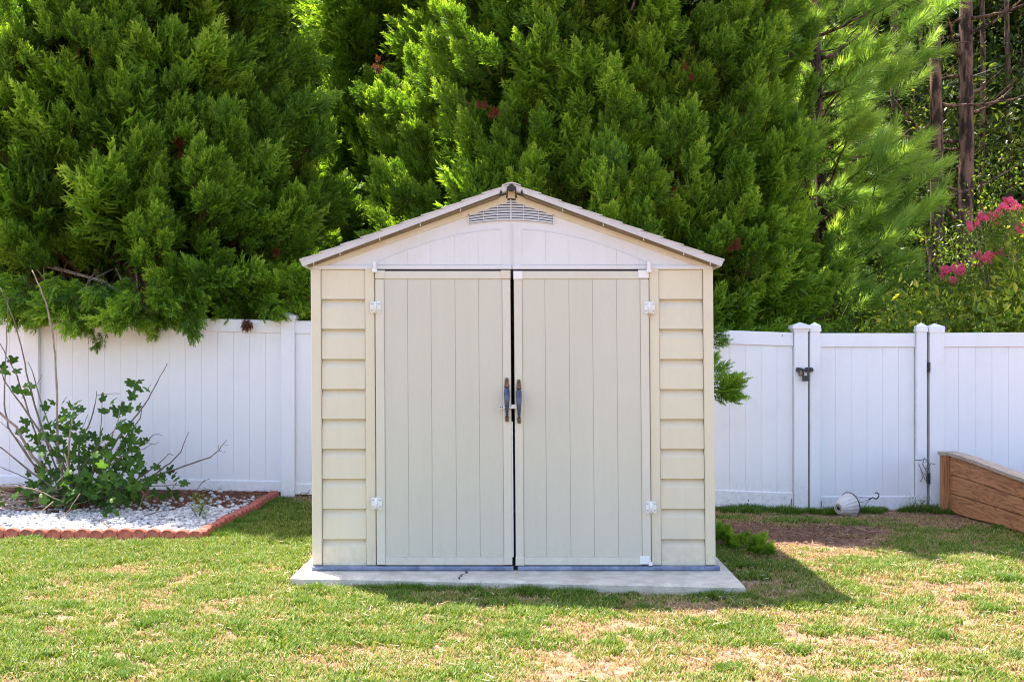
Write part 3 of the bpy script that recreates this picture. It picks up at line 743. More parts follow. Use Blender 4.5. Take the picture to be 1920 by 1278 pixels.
def fence_panel(root, x0, x1, top0, top1, bot0, bot1, n, y=FY, rail=.118, brail=.10, name='fence'):
    """rails and boards between two posts"""
    def rail_(za0, za1, zb0, zb1, yy, nm):
        c = .005
        vs = [(x0, yy + .05, zb0), (x1, yy + .05, zb1), (x1, yy + .05, za1), (x0, yy + .05, za0),
              (x0, yy + c, zb0), (x1, yy + c, zb1), (x1, yy + c, za1), (x0, yy + c, za0),
              (x0, yy, zb0 + c), (x1, yy, zb1 + c), (x1, yy, za1 - c), (x0, yy, za0 - c)]
        MB().add(vs, [(0, 3, 2, 1), (8, 9, 10, 11), (0, 1, 5, 4), (2, 3, 7, 6), (0, 4, 7, 3), (1, 2, 6, 5), (4, 5, 9, 8), (6, 7, 11, 10), (4, 8, 11, 7), (5, 6, 10, 9)]).build(nm, M['vinyl'], root)
    rail_(top0, top1, top0 - rail, top1 - rail, y - .014, 'top_rail')
    rail_(bot0 + brail, bot1 + brail, bot0, bot1, y - .014, 'bottom_rail')
    w = (x1 - x0) / n
    for i in range(n):
        a, b = x0 + w * i, x0 + w * (i + 1)
        t0 = top0 + (top1 - top0) * i / n - rail + .02; t1 = top0 + (top1 - top0) * (i + 1) / n - rail + .02
        zb = bot0 + (bot1 - bot0) * (i + .5) / n + brail - .02
        plank_mesh(MB(), a, b, t0, t1, zb, y, i < n - 1).build('plank', M['vinyl'], root)

def post(root, x, w, zt, zb, y=FY, cap=True, d=None, capw=.018):
    d = d or w
    o = MB().box(x - w / 2, x + w / 2, y - .05, y - .05 + d, zb, zt, .004).build('post', M['vinyl'], root)
    if cap:
        h = w / 2 + capw; yc = y - .05 + d / 2; hy = d / 2 + capw
        mb = MB(); mb.box(x - h, x + h, yc - hy, yc + hy, zt - .006, zt + .022)
        q = h * .72; mb.add([(x - h, yc - hy, zt + .0221), (x + h, yc - hy, zt + .0221), (x + h, yc + hy, zt + .0221), (x - h, yc + hy, zt + .0221), (x, yc, zt + .055)],
                [(0, 1, 4), (1, 2, 4), (2, 3, 4), (3, 0, 4), (3, 2, 1, 0)])
        mb.box(x - w / 2 - .007, x + w / 2 + .007, yc - d / 2 - .007, yc + d / 2 + .007, zt - .03, zt - .006)
        mb.build('cap', M['vinyl'], o)
    return o

fence = empty('vinyl_fence', (fx(541), FY, gz(fx(541), FY)), 'long white vinyl fence running behind the shed from the left edge to the gate', 'fence', 'white vinyl fence runs')
P0, P1, P2 = fx(62), fx(541), .33
P3 = fx(1500)
post(fence, fx(-430), .125, 1.70, -.02)
fence_panel(fence, fx(-430) + .0625, P0 - .0625, 1.715, 1.690, .13, .12, 15)
post(fence, P0, .135, 1.73, -.02)
fence_panel(fence, P0 + .0675, P1 - .0625, fz(588.5), fz(600.5), fz(914), fz(922), 15)
post(fence, P1, .125, fz(596), -.05)
fence_panel(fence, P1 + .0625, P2 - .0625, fz(601), 1.60, fz(926), -.01, 15)
post(fence, P2, .125, 1.65, -.1)
fence_panel(fence, P2 + .0625, P3 - .066, 1.60, fz(623.5), -.01, fz(955), 15, rail=.125, brail=.155)
o = post(fence, P3, .124, fz(615), fz(960), d=.125, capw=.022)

gate = empty('gate', (fx(1625), FY, gz(fx(1625), FY)), 'white vinyl gate with black slide bolt between the two fence runs', 'gate')
post(gate, fx(1526), .093, fz(615), fz(957), d=.06, capw=.004)
post(gate, fx(1725), .093, fz(616), fz(959), d=.06, capw=.004)
fence_panel(gate, fx(1536.5), fx(1714.5), fz(624.5), fz(624.5), fz(957.5), fz(957.5), 6, rail=.128, brail=.135)
b = MB(); b.tube([Vector((fx(1489), FY - .075, fz(693))), Vector((fx(1521), FY - .075, fz(693)))], .010, 8)
for px in (1493, 1509, 1517): b.box(fx(px) - .011, fx(px) + .011, FY - .088, FY - .055, fz(697), fz(688.5))
b.build('slide_bolt', M['iron'], gate)
MB().box(fx(1736.5), fx(1740), FY - .062, FY - .03, fz(697), fz(679)).build('hinge', M['iron'], gate)
MB().box(fx(1736.5), fx(1740), FY - .062, FY - .03, fz(905), fz(885)).build('hinge', M['iron'], gate)

def padlock(x, z, y, s, mat, label):
    r = empty('padlock', (x, y, z), label, 'padlock', 'padlocks on the gate bolt')
    MB().box(x - .027 * s, x + .027 * s, y - .011, y + .011, z - .046 * s, z, .004).build('lock_body', mat, r)
    P = [(x - .017 * s, y, z - .004), (x - .017 * s, y, z + .03 * s)] + [(x - .017 * s * math.cos(a), y, z + .03 * s + .017 * s * math.sin(a)) for a in (.5, 1.0, 1.57, 2.1, 2.6)] + [(x + .017 * s, y, z + .03 * s), (x + .017 * s, y, z - .004)]
    MB().tube(P, .0045, 6).build('shackle', M['iron'], r, True)
padlock(fx(1505.5), fz(703.5), FY - .10, 1.1, M['iron'], 'black padlock hanging lowest from the gate bolt')
padlock(fx(1498), fz(697), FY - .078, .75, M['brass'], 'small tarnished padlock tucked up under the gate bolt')

fence2 = empty('vinyl_fence', (fx(1753), FY, gz(fx(1753), FY)), 'white vinyl fence run right of the gate, behind the wooden planter', 'fence', 'white vinyl fence runs')
post(fence2, fx(1753), .127, fz(617), fz(960), capw=.008)
fence_panel(fence2, fx(1766), fx(2235), fz(624), fz(622), fz(954), fz(954), 15, rail=.13)
post(fence2, fx(2248), .127, fz(614), fz(960))

# dark scuffs and cracks on the rails
for px, py, w, h, par in ((1401, 946, 2.2, 9, fence), (1407, 949, 2.5, 7, fence), (1402.5, 937, 1.4, 5, fence), (1483, 940, 1.4, 14, fence), (1539, 945, 1.4, 14, gate), (1712.5, 947, 2.0, 14, gate), (1466, 629, 1.6, 3, fence), (1700, 952, 1.2, 6, gate)):
    zc = fz(py); x = fx(px); q = [(x - w / 410, zc - h / 410), (x + w / 500, zc - h / 500), (x + w / 410, zc + h / 600), (x, zc + h / 410), (x - w / 350, zc + h / 700)]
    MB().prism(q, FY - .0165, FY - .0142).build('scuff', M['mark'], par)

# ------------------------------------------------------------------ garden shed
S = 316.0
def sx(px): return (px - 960) / S
def sz(py): return CAM_Z + (680 - py) / S
def lean(v):                                  # the shed stands a little out of square
    k = (1.83 - v[2]); return (v[0] + k * (.0074 + .0022 * v[0] / 1.2), v[1], v[2])
def SB(): return MB(lean)
Z0 = .052
shed = empty('garden_shed', (0, 0, .02), 'cream plastic garden shed with double doors and a gabled roof on a concrete slab', 'shed')
XL, XR = sx(583), sx(1336); ZE = sz(504); BACK = 2.35
# side and back walls, floor
SB().box(XL + .004, XL + .03, .03, BACK, Z0, ZE).build('side_wall', M['cream'], shed)
SB().box(XR - .03, XR - .004, .03, BACK, Z0, ZE).build('side_wall', M['cream'], shed)
SB().box(XL + .031, XR - .031, BACK - .03, BACK - .002, Z0, ZE).build('back_wall', M['cream'], shed)
SB().box(XL + .031, XR - .031, .06, BACK - .031, Z0 + .001, Z0 + .02).build('floor_panel', M['black'], shed)
for side, (a, b) in (('l', (583, 601.5)), ('r', (1317.5, 1336))):
    SB().box(sx(a), sx(b), -.012, .0295, Z0, ZE, .004).build('corner_post', M['cream'], shed)
for a, b in ((684.5, 702.3), (1216.5, 1234.5)):
    SB().box(sx(a), sx(b), -.010, .0295, Z0, ZE, .003).build('door_post', M['cream'], shed)
lines = [505.5, 560.5, 616.5, 672.7, 729, 785, 841, 897, 953, 1010, 1059]
for a, b in ((602, 684), (1235, 1317)):
    for i in range(10):
        zt, zb = sz(lines[i]), sz(lines[i + 1]); h = zt - zb
        if i == 0: pr = [(.028, zt), (.004, zt), (.001, zb), (.028, zb + .002)]
        else: pr = [(.029, zt), (.0285, zt), (.027, zt - .004), (.005, zt - .30 * h), (.000, zb), (.0285, zb + .002)]
        SB().prism(pr, sx(a) + .001, sx(b) - .001, 'x').build('siding_board', M['cream'], shed)

# doors: each leaf a part, its pieces sub-parts
DT, DB = sz(508.5), sz(1058)
def door(x0, x1, xs, hinge_left, top_dz, caps):
    y = -.020
    d = SB().box(sx(x0) + .004, sx(x1) - .004, y + .0085, y + .034, DB + .004, DT - .004).build('door', M['door'], shed)
    yb = y + .0083
    rt, rb = sz(523.5), sz(1043)
    for i in range(len(xs) - 1):
        a, b = sx(xs[i]) + .0007, sx(xs[i + 1]) - .0007
        SB().box(a, b, y + .004, yb, rb + .001, rt - .001, .001).build('plank', M['door'], d)
    # stiles and rails
    SB().box(sx(x0), sx(xs[0]) - .001, y - .003, yb, DB + .002, rt - .002, .003).build('stile', M['door_frame'], d)
    SB().box(sx(xs[-1]) + .001, sx(x1), y - .003, yb, DB + .002, rt - .002, .003).build('stile', M['door_frame'], d)
    SB().box(sx(xs[0]), sx(xs[-1]), y - .001, yb, rt, DT, .003).build('top_rail', M['door_frame'], d)
    SB().box(sx(xs[0]), sx(xs[-1]), y - .001, yb, DB, rb, .003).build('bottom_rail', M['door_frame'], d)
    for cx0, cx1, cz0, cz1, mt in caps:
        SB().box(sx(cx0), sx(cx1), y - .007, yb - .001, sz(cz1), sz(cz0), .004).build('corner_cap', M[mt], d)
    return d
dl = door(704.0, 956.6, [720.7, 764, 808, 853, 897, 941], True, 0, [(704, 722, 507, 523, 'door_frame'), (939, 957.0, 507, 523.4, 'cap_tan')])
dr = door(963.2, 1215.2, [978.5, 1021, 1066, 1110, 1155, 1199], False, 0, [(962.4, 979.5, 508.5, 524, 'cap_white'), (1196, 1215.8, 506.5, 522, 'cap_white'), (962.6, 979, 1043, 1058.5, 'door_frame'), (1194.0, 1213, 1041, 1056, 'cap_white')])
# dark inner edge strip seen in the gap
SB().box(sx(955.5), sx(959.2), -.012, .02, sz(1043), sz(790)).build('door_seal', M['cap_white'], shed)
# top pivots
for px in (703.5, 1215.5):
    mb = SB(); mb.tube([Vector((sx(px), -.035, sz(509))), Vector((sx(px), -.035, sz(492)))], .011, 8); mb.box(sx(px) - .014, sx(px) + .014, -.045, -.012, sz(511), sz(505)); mb.build('door_pivot', M['cap_white'], shed)
mb = SB(); mb.box(sx(1210), sx(1217), -.04, -.01, sz(1057.5), sz(1051)); mb.build('door_pivot', M['cap_white'], shed)
# hinges with scalloped leaves
for px, py, par in ((704.5, 576, dl), (704.5, 942, dl), (1216, 577, dr), (1216, 949, dr)):
    cx, cz = sx(px), sz(py); mb = SB()
    out = []
    for k in range(40):
        a = k * 2 * math.pi / 40; r = (.033 + .0035 * abs(math.cos(4 * a))) ; sq = 1 / max(abs(math.cos(a)), abs(math.sin(a)))
        out.append((cx + r * math.cos(a) * min(sq, 1.22) * .86, cz + r * math.sin(a) * min(sq, 1.22) * .98))
    mb.prism(out, -.031, -.0235)
    h = mb.build('hinge', M['cap_white'], par)
    SB().tube([Vector((cx, -.036, cz - .031)), Vector((cx, -.036, cz + .031))], .009, 8).build('hinge_pin', M['cap_white'], shed, True)
    mb = SB()
    for qx in (-.021, .021):
        for qz in (-.02, .02): mb.box(cx + qx - .0028, cx + qx + .0028, -.0335, -.0312, cz + qz - .0028, cz + qz + .0028)
    mb.build('screws', M['rust'], shed)['kind'] = 'stuff'
# rusty stain below the upper right hinge
SB().prism([(sx(1212), sz(588.5)), (sx(1220), sz(588.5)), (sx(1218.5), sz(594)), (sx(1216.5), sz(598)), (sx(1214.5), sz(592))], -.0255, -.0242).build('rust_stain', noise_mat('rust_stain', (.42, .22, .10), (.50, .40, .30), 40, .8), dr)

# handles: bowed grip between two screwed plates
def handle(px, ptop, par, other):
    x = sx(px); yb = -.026
    T_, B_ = sz(ptop), sz(ptop + 82)
    H = T_ - B_
    up = lambda f: B_ + H * f
    plate = SB(); plate.prism([(x - .011, up(.76)), (x + .011, up(.76)), (x + .0155, up(.79)), (x + .009, up(1)), (x - .009, up(1)), (x - .0155, up(.79))], yb - .006, yb + .002)
    plate.prism([(x - .009, up(0)), (x + .009, up(0)), (x + .0125, up(.11)), (x + .006, up(.15)), (x - .006, up(.15)), (x - .0125, up(.11))], yb - .006, yb + .002)
    h = SB()
    n = 12; P, Rr = [], []
    for i in range(n + 1):
        t = i / n; P.append(Vector((x, yb - .006 - .038 * math.sin(math.pi * t) ** .6, up(.13 + .63 * t)))); Rr.append(.008 + .0085 * min(1, t * 1.5) if t < .93 else .013)
    h.tube(P, Rr, 10)
    a = h.build('handle', M['handle'], par, True)
    b = plate.build('handle_plate', M['rust'], par)
    sc = SB(); sc.tube([Vector((x, yb - .010, up(.93))), Vector((x, yb - .002, up(.93)))], .0055, 8); sc.tube([Vector((x, yb - .010, up(.055))), Vector((x, yb - .002, up(.055)))], .0055, 8)
    sc.build('handle_screws', M['rust_screw'], par)['kind'] = 'stuff'
handle(948.6, 708, dl, 0); handle(971.0, 711, dr, 0)
mb = SB(); mb.box(sx(933.5), sx(943), -.033, -.0235, sz(766), sz(759)); mb.tube([Vector((sx(942), -.040, sz(763))), Vector((sx(956), -.046, sz(763))), Vector((sx(967), -.044, sz(761)))], [.007, .009, .008], 7)
mb.box(sx(957), sx(966), -.052, -.040, sz(765), sz(757.5)); mb.build('latch', M['cap_white'], shed)
mb = SB()
for px in (936, 940): mb.box(sx(px) - .003, sx(px) + .003, -.0355, -.0332, sz(764), sz(760.5))
mb.build('latch_screws', M['black'], shed)['kind'] = 'stuff'

# gable wall
G_SL = .362
def roof_z(x, base=0): return 2.268 - G_SL * abs(x) + base      # underside line of the roof at the front wall
mb = SB()
xe = sx(1335)
poly = [(-xe, ZE + .001), (xe, ZE + .001), (xe, roof_z(xe, -.008)), (0, roof_z(0, -.008)), (-xe, roof_z(xe, -.008))]
gable = mb.prism(poly, .0, .022).build('gable', M['gable'], shed)
SB().box(sx(586), sx(959), -.012, -.001, sz(505), sz(497.5), .003).build('gable_rail', M['gable'], gable)
SB().box(sx(961), sx(1335), -.012, -.001, sz(505), sz(497.5), .003).build('gable_rail', M['gable'], gable)
SB().prism([(-xe + .03, ZE + .001), (xe - .03, ZE + .001), (xe - .03, roof_z(xe - .03, -.008)), (0, roof_z(0, -.008)), (-xe + .03, roof_z(xe - .03, -.008))], BACK - .022, BACK - .001).build('back_gable', M['cream'], shed)
SB().box(sx(704), sx(1216), .024, .05, sz(520), sz(497)).build('door_header', M['black'], shed)
# arched boards, proud of the gable
def arch_z(px):
    u = abs(px - 960.0); return sz(431 + 61 * max(0, (u - 20) / 232) ** 1.75)
edges = [708, 721, 764, 808, 853, 897, 941]
for k in range(len(edges) - 1):
    a, b = edges[k], edges[k + 1]
    for m in (0, 1):
        x0, x1 = (a, b) if m == 0 else (1920 - b, 1920 - a)
        top = [(sx(x0 + (x1 - x0) * t / 4), arch_z(x0 + (x1 - x0) * t / 4)) for t in range(5)]
        q = [(sx(x0) + .0004, sz(496.2)), (sx(x1) - .0004, sz(496.2))] + [(p[0] - (.0015 if i == 0 else 0) * -1 if False else p[0], p[1]) for i, p in enumerate(reversed(top))]
        q[2] = (sx(x1) - .0004, q[2][1]); q[-1] = (sx(x0) + .0004, q[-1][1])
        if q[2][1] - q[0][1] < .004 and q[-1][1] - q[0][1] < .004: continue
        SB().prism(q, -.0030, -.0005).build('gable_board', M['gable'], gable)
for m in (1, -1):
    us = np.linspace(20, 250, 22)
    q = [(sx(960 + m * u), arch_z(960 + u) + .0008) for u in us] + [(sx(960 + m * u), arch_z(960 + u) + .0050) for u in us[::-1]]
    SB().prism(q, -.0048, -.0007).build('arch_moulding', M['gable'], gable)
# centre seam ridge
SB().box(sx(959.2), sx(961.2), -.0075, -.0005, sz(497), sz(420), 0).build('centre_batten', M['gable'], gable)
# yellowed trim following the slopes
for s in (-1, 1):
    xa, xb = s * sx(1331), s * sx(968); w = .048
    q = [(xa, roof_z(xa, -.010)), (xb, roof_z(xb, -.010)), (xb, roof_z(xb, -.010) - w), (xa, roof_z(xa, -.010) - w * .7)]
    SB().prism(q, -.010, -.0006).build('gable_trim', M['gable_trim'], gable)
SB().prism([(sx(951), sz(372)), (sx(966), sz(372)), (sx(966), sz(360)), (sx(951), sz(360))], -.016, -.0006).build('ridge_plate', M['gable_trim'], gable)
# vent: dark opening, curved louvres, mullions
def vb(px): u = (px - 958.5); return 413 + 7.0 * (u / 80.0) ** 2          # bottom curve
def vtop_lim(px): u = abs(px - 958.5); return max(373.5, 373.5 + (u - 8) * .405) if u > 8 else 373.5
q = [(sx(p), sz(vb(p))) for p in np.linspace(880, 1037, 13)] + [(sx(p), sz(vtop_lim(p) - 1.0)) for p in np.linspace(1037.5, 879.5, 17)]
SB().prism(q, -.0045, -.0006).build('vent_opening', M['black'], gable)
for k in range(9):
    off = -(k) * 4.85
    ps = [p for p in np.linspace(880.5, 1036.5, 40) if vb(p) + off - 3.2 > vtop_lim(p) - .5]
    if len(ps) < 3: continue
    lo = [(sx(p), sz(vb(p) + off)) for p in ps]; hi = [(sx(p), sz(vb(p) + off - 3.3)) for p in reversed(ps)]
    mb = SB(); n = len(ps)
    f = [(p[0], -.0125, p[1]) for p in lo] + [(p[0], -.007, p[1]) for p in reversed(hi)]
    fb = [(p[0], -.0047, p[1] + .001) for p in lo] + [(p[0], -.0047, p[1]) for p in reversed(hi)]
    fs = []
    for i in range(n - 1):
        fs += [(i, i + 1, n + i + 1, n + i), (2 * n + i, 2 * n + n + i, 2 * n + n + i + 1, 2 * n + i + 1), (i, 2 * n + i, 2 * n + i + 1, i + 1), (n + i, n + i + 1, 3 * n + i + 1, 3 * n + i)]
    fs += [(0, n, 3 * n, 2 * n), (n - 1, 3 * n - 1, 4 * n - 1, 2 * n - 1)]
    mb.add(f + fb, fs).build('vent_slat', M['gable'], gable)
for px in (907, 934, 958.6, 982, 1010):
    w = .0035 if px == 958.6 else .0015
    SB().box(sx(px) - w, sx(px) + w, -.0140, -.0048, sz(vb(px)) , sz(vtop_lim(px) + 1)).build('vent_bar', M['gable'], gable)
for px in (879.2, 1038): SB().box(sx(px) - .003, sx(px) + .003, -.010, -.0008, sz(vb(px) + .5), sz(vtop_lim(px) - .5)).build('vent_frame', M['gable'], gable)

# roof: two slopes, each with stepped courses of tiles
OV = .085                                     # overhang at the front
for s in (-1, 1):
    xo = 1.242
    mb = MB(lean)
    # structural deck with fascia
    q = [(s * .012, roof_z(0, .030)), (s * xo, roof_z(xo, .030)), (s * (xo - .015), roof_z(xo, -.003)), (s * .012, roof_z(0, -.003))]
    slope = mb.prism(q, -OV, BACK + .06).build('roof_slope', M['roof'], shed)
    # brown channel under the fascia
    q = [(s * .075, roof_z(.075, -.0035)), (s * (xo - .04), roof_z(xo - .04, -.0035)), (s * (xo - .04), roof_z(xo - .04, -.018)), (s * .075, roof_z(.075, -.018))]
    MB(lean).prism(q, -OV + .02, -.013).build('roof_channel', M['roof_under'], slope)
    for k in range(10):
        xa = s * (xo + .003 - k * .1188); xb = s * max(.03, xo - (k + 1) * .1188 - .012)
        if abs(xb) >= abs(xa): continue
        q = [(xa, roof_z(abs(xa), .0305)), (xa, roof_z(abs(xa), .0405)), (xb, roof_z(abs(xb), .0325)), (xb, roof_z(abs(xb), .0305))]
        MB(lean).prism(q, -OV - .004, BACK + .064).build('roof_tile', M['roof'], slope)
    # small clips on the channel
    mb = MB(lean)
    for px in (592, 641, 715, 790, 865):
        x = s * abs(sx(px)); z = roof_z(x, -.013); mb.box(x - .002, x + .002, -OV + .012, -OV + .0195, z - .008, z + .008)
    mb.build('clips', M['cap_white'], slope)['kind'] = 'stuff'
    q = [(s * .055, roof_z(.055, .004)), (s * .062, roof_z(.062, .02)), (s * .075, roof_z(.07, -.018)), (s * .05, roof_z(.05, -.02))]
    MB(lean).prism(q, -OV - .0065, -OV - .0045).build('gusset', M['black'], slope)
rc = MB(lean); rc.prism([(-.055, roof_z(.055, .0405)), (0, roof_z(0, .033)), (.055, roof_z(.055, .0405)), (.055, roof_z(.055, .0440)), (.010, roof_z(.01, .043)), (-.010, roof_z(.01, .043)), (-.055, roof_z(.055, .0440))], -OV - .01, BACK + .07)
rc.build('ridge_cap', M['roof'], shed)
MB(lean).prism([(-.034, roof_z(.034, -.045)), (-.022, roof_z(.022, -.045)), (-.020, roof_z(0, -.012)), (.020, roof_z(0, -.012)), (.022, roof_z(.022, -.045)), (.034, roof_z(.034, -.045)), (.026, roof_z(0, .012)), (0, roof_z(0, .026)), (-.026, roof_z(0, .012))], -OV - .012, -OV - .0105).build('ridge_seal', M['black'], shed)

# metal strip along the base
SB().box(sx(583), sx(958.5), -.034, .02, sz(1067.5), sz(1059.5), .004).build('base_strip', M['flash'], shed)
SB().box(sx(966.5), sx(1343), -.034, .02, sz(1067.5), sz(1059.5), .004).build('base_strip', M['flash'], shed)
SB().box(XL + .02, XR - .02, .0205, .05, sz(1067.5), Z0 + .0005).build('sill', M['black'], shed)

# concrete slab with a crack
ST = .0215
mb = MB(); q = [(-1.275, -.215), (1.288, -.495), (1.335, 2.6), (-1.25, 2.6)]
qq = []
for i in range(4):
    a, b = Vector(q[i]), Vector(q[(i + 1) % 4])
    n = 24 if i == 0 else 2
    for k in range(n): 
        p = a.lerp(b, k / n); qq.append((p.x, p.y + (random.uniform(-.004, .004) if i == 0 and k else 0)))
n = len(qq)
mb.add([(x, y, -.12) for x, y in qq] + [(x, y, ST - .012) for x, y in qq] + [(x * .994, y * .994 + (.012 if y < 0 else -.012), ST) for x, y in qq],
       [tuple(range(n))] + [tuple(range(3 * n - 1, 2 * n - 1, -1))] + [(i, (i + 1) % n, (i + 1) % n + n, i + n) for i in range(n)] + [(i + n, (i + 1) % n + n, (i + 1) % n + 2 * n, i + 2 * n) for i in range(n)])
slab = mb.build('concrete_slab', M['concrete'], kind='structure')
# crack: thin jagged recess drawn as its own dark sliver lying in the slab
cp = [(-.275, -.036), (-.262, -.06), (-.272, -.085), (-.262, -.10), (-.285, -.135), (-.297, -.165), (-.292, -.20), (-.305, -.24), (-.30, -.30)]
L_ = [(x - random.uniform(.002, .007), y) for x, y in cp]; Rr = [(x + random.uniform(.002, .007), y) for x, y in reversed(cp)]
MB().prism(L_ + Rr, ST - .002, ST + .0012, 'z').build('crack', M['crack'], slab)

# ------------------------------------------------------------------ planting bed: edging, mulch, pebbles
EX0, EY0, EX1, EY1 = -2.235, 1.46, -2.14, 3.62
def bed_x(y): return EX0 + (EX1 - EX0) * (y - EY0) / (EY1 - EY0)
edging = empty('bed_edging', (EX0, EY0, gz(EX0, EY0)), 'scalloped red edging around the white pebble bed, turning the corner to the fence', 'edging')
def scallop():
    q = [(-.0505, -.06), (.0505, -.06)] + [(.0505 * math.cos(a), .018 + .040 * math.sin(a)) for a in np.linspace(0, math.pi, 9)]
    mb = MB(); n = len(q); y0, y1 = -.034, .034; c = .006
    cen = (0, 0)
    inner = [(x * .9, z * .93 - .001) for x, z in q]
    vs = [(x, y0, z) for x, z in inner] + [(x, y0 + c, z) for x, z in q] + [(x, y1 - c, z) for x, z in q] + [(x, y1, z) for x, z in inner]
    fs = [tuple(range(n)), tuple(range(4 * n - 1, 3 * n - 1, -1))]
    for r in range(3): fs += [(r * n + i, (r + 1) * n + i, (r + 1) * n + (i + 1) % n, r * n + (i + 1) % n) for i in range(n)]
    mb.add(vs, fs); return mb
sm = scallop().mesh('edging_brick', M['terracotta'])
def put_scallop(x, y, rz):
    o = bpy.data.objects.new('edging_brick', sm); C.objects.link(o); o.parent = edging
    e = root_loc(edging); z = gz(x, y) + random.uniform(-.004, .006) + .018
    o.location = Vector((x, y, z)) - e; o.rotation_euler = (random.uniform(-.06, .06), random.uniform(-.06, .06), rz + random.uniform(-.05, .05)); o.scale = (1, 1, random.uniform(.93, 1.05))
x = EX0 - .03
k = 0
while x > -5.0:
    put_scallop(x, EY0 + .028 * (EX0 - x) + .008 * math.sin(k * 1.7), random.uniform(-.02, .02)); x -= .1025; k += 1
y = EY0 + .055
while y < EY1:
    put_scallop(bed_x(y) + .012 * math.sin(y * 3.0) + .02, y, math.pi / 2); y += .104

def bz(x, y): return gz(x, y) + .022 + .010 * noise.noise(Vector((x * 3, y * 3, 0))) + .02 * sstep(2.6, 3.6, y)
xs = np.arange(-5.2, -2.1, .09); ys = np.arange(1.48, 3.86, .09)
vs = [(min(x, bed_x(y) - .01), y, bz(x, y)) for y in ys for x in xs]; nx = len(xs)
MB().add(vs, [(j * nx + i, j * nx + i + 1, (j + 1) * nx + i + 1, (j + 1) * nx + i) for j in range(len(ys) - 1) for i in range(nx - 1)]).build('mulch_bed', M['mulch'], kind='structure', smooth=True)

def rock(seed):
    import bmesh
    bm = bmesh.new(); bmesh.ops.create_icosphere(bm, subdivisions=1, radius=1)
    g_ = random.Random(seed)
    for v in bm.verts: v.co *= g_.uniform(.78, 1.12)
    V = np.array([v.co[:] for v in bm.verts]) * np.array([.5, g_.uniform(.36, .46), g_.uniform(.25, .34)])
    T = np.array([[v.index for v in f.verts] for f in bm.faces]); bm.free(); return V, T
rocks = [rock(k) for k in range(8)]
PV, PT_, Pt, n0 = [], [], [], 0
def peb_amount(x, y):
    """share of the ground the pebbles cover"""
    lim = 2.50 + .25 * noise.noise(Vector((x * 1.6, 0, 3))) + (.25 if x > -2.7 else 0) - (.9 if -3.75 < x < -3.25 else 0) * .15
    return 1.0 if y < lim else max(0, .16 - (y - lim) * .2)
cnt = 0
for i in range(15000):
    y = random.uniform(1.52, 3.6); x = random.uniform(-4.75, bed_x(y) - .05)
    if random.random() > peb_amount(x, y): continue
    if cnt > 6600: break
    cnt += 1
    V, T = rocks[random.randrange(8)]; s = random.uniform(.024, .056)
    if random.random() < .06: s *= 1.3
    m = Matrix.Rotation(random.uniform(0, 6.28), 3, 'Z') @ Matrix.Rotation(random.gauss(0, .3), 3, 'X')
    W = V @ np.array(m).T * s + np.array([x, y, bz(x, y) + random.uniform(.002, .022)])
    PV.append(W); PT_.append(T + n0); n0 += len(W); Pt.append(np.full(len(W), min(1, max(0, random.gauss(.6, .25)))))
me = raw_mesh('pebbles', np.concatenate(PV), np.concatenate(PT_), M['pebble'], np.concatenate(Pt))
o = bpy.data.objects.new('pebbles', me); C.objects.link(o); tag(o, 'white marble pebbles covering the planting bed', 'gravel', kind='stuff')

# bark chips and pine straw
def straws(name, spots, n, label, lmin=.03, lmax=.09, w=.003, lift=.006, stops=[(0, (.12, .055, .03)), (.6, (.28, .16, .09)), (1, (.50, .36, .22))]):
    T = Tri(); P, D = [], []
    for (x0, x1, y0, y1, k, zf) in spots:
        for i in range(int(n * k)):
            x, y = random.uniform(x0, x1), random.uniform(y0, y1)
            if zf is bz and x > bed_x(y) - .04: continue
            if abs((x - (x0 + x1) / 2) / ((x1 - x0) / 2)) ** 2 + abs((y - (y0 + y1) / 2) / ((y1 - y0) / 2)) ** 2 > 1.15 and zf is gz: continue
            P.append((x, y, zf(x, y) + random.uniform(0, lift))); a = random.uniform(0, 6.28); D.append((math.cos(a), math.sin(a), random.gauss(0.05, .14)))
    P = np.array(P); D = np.array(D); D /= np.linalg.norm(D, axis=1, keepdims=True); m = len(P)
    sd = np.cross(D, np.array([0, 0, 1.0]) + rng.normal(size=(m, 3)) * .5); sd /= np.linalg.norm(sd, axis=1, keepdims=True)
    L_ = rng.uniform(lmin, lmax, m); T.blades(P, D, L_, np.full(m, w), sd, rng.random(m))
    V, F_, t = T.out(); me = raw_mesh(name, V, F_, attr_mat(name + '_colour', stops, .85), t)
    o = bpy.data.objects.new(name, me); C.objects.link(o); return tag(o, label, 'ground litter', kind='stuff')
straws('mulch_chips', [(-5, -2.15, 2.5, 3.78, 1.0, bz)], 9000, 'red brown bark mulch at the back of the pebble bed', .02, .06, .007, .012, [(0, (.10, .03, .015)), (.7, (.26, .09, .045)), (1, (.36, .17, .10))])
straws('pine_straw', [(1.0, 3.3, 1.2, 2.8, .45, gz), (1.4, 4.6, 3.0, 3.8, .9, gz), (1.6, 2.9, .5, 1.2, .22, gz), (-2.3, -.6, 3.1, 3.85, .5, gz), (2.9, 4.2, 2.2, 3.6, .6, gz)], 6500, 'dry pine straw and dead grass on the bare dirt near the fence', .03, .12, .0028, .01)

straws('soil_litter', [(1.15, 3.1, 1.3, 2.9, 1.0, gz)], 2600, 'dark bark crumbs and dry stems lying on the bare soil', .012, .045, .009, .018, [(0, (.05, .025, .015)), (.6, (.16, .085, .05)), (1, (.36, .25, .16))])
straws('lawn_litter', [(-6, 6, -3.4, 1.3, 1.0, lambda x, y: gz(x, y) + .012)], 12000, 'scattered dead blades and brown flecks lying on the lawn', .02, .065, .0042, .020, [(0, (.09, .04, .02)), (.35, (.28, .15, .08)), (.6, (.46, .33, .20)), (1, (.62, .52, .36))])
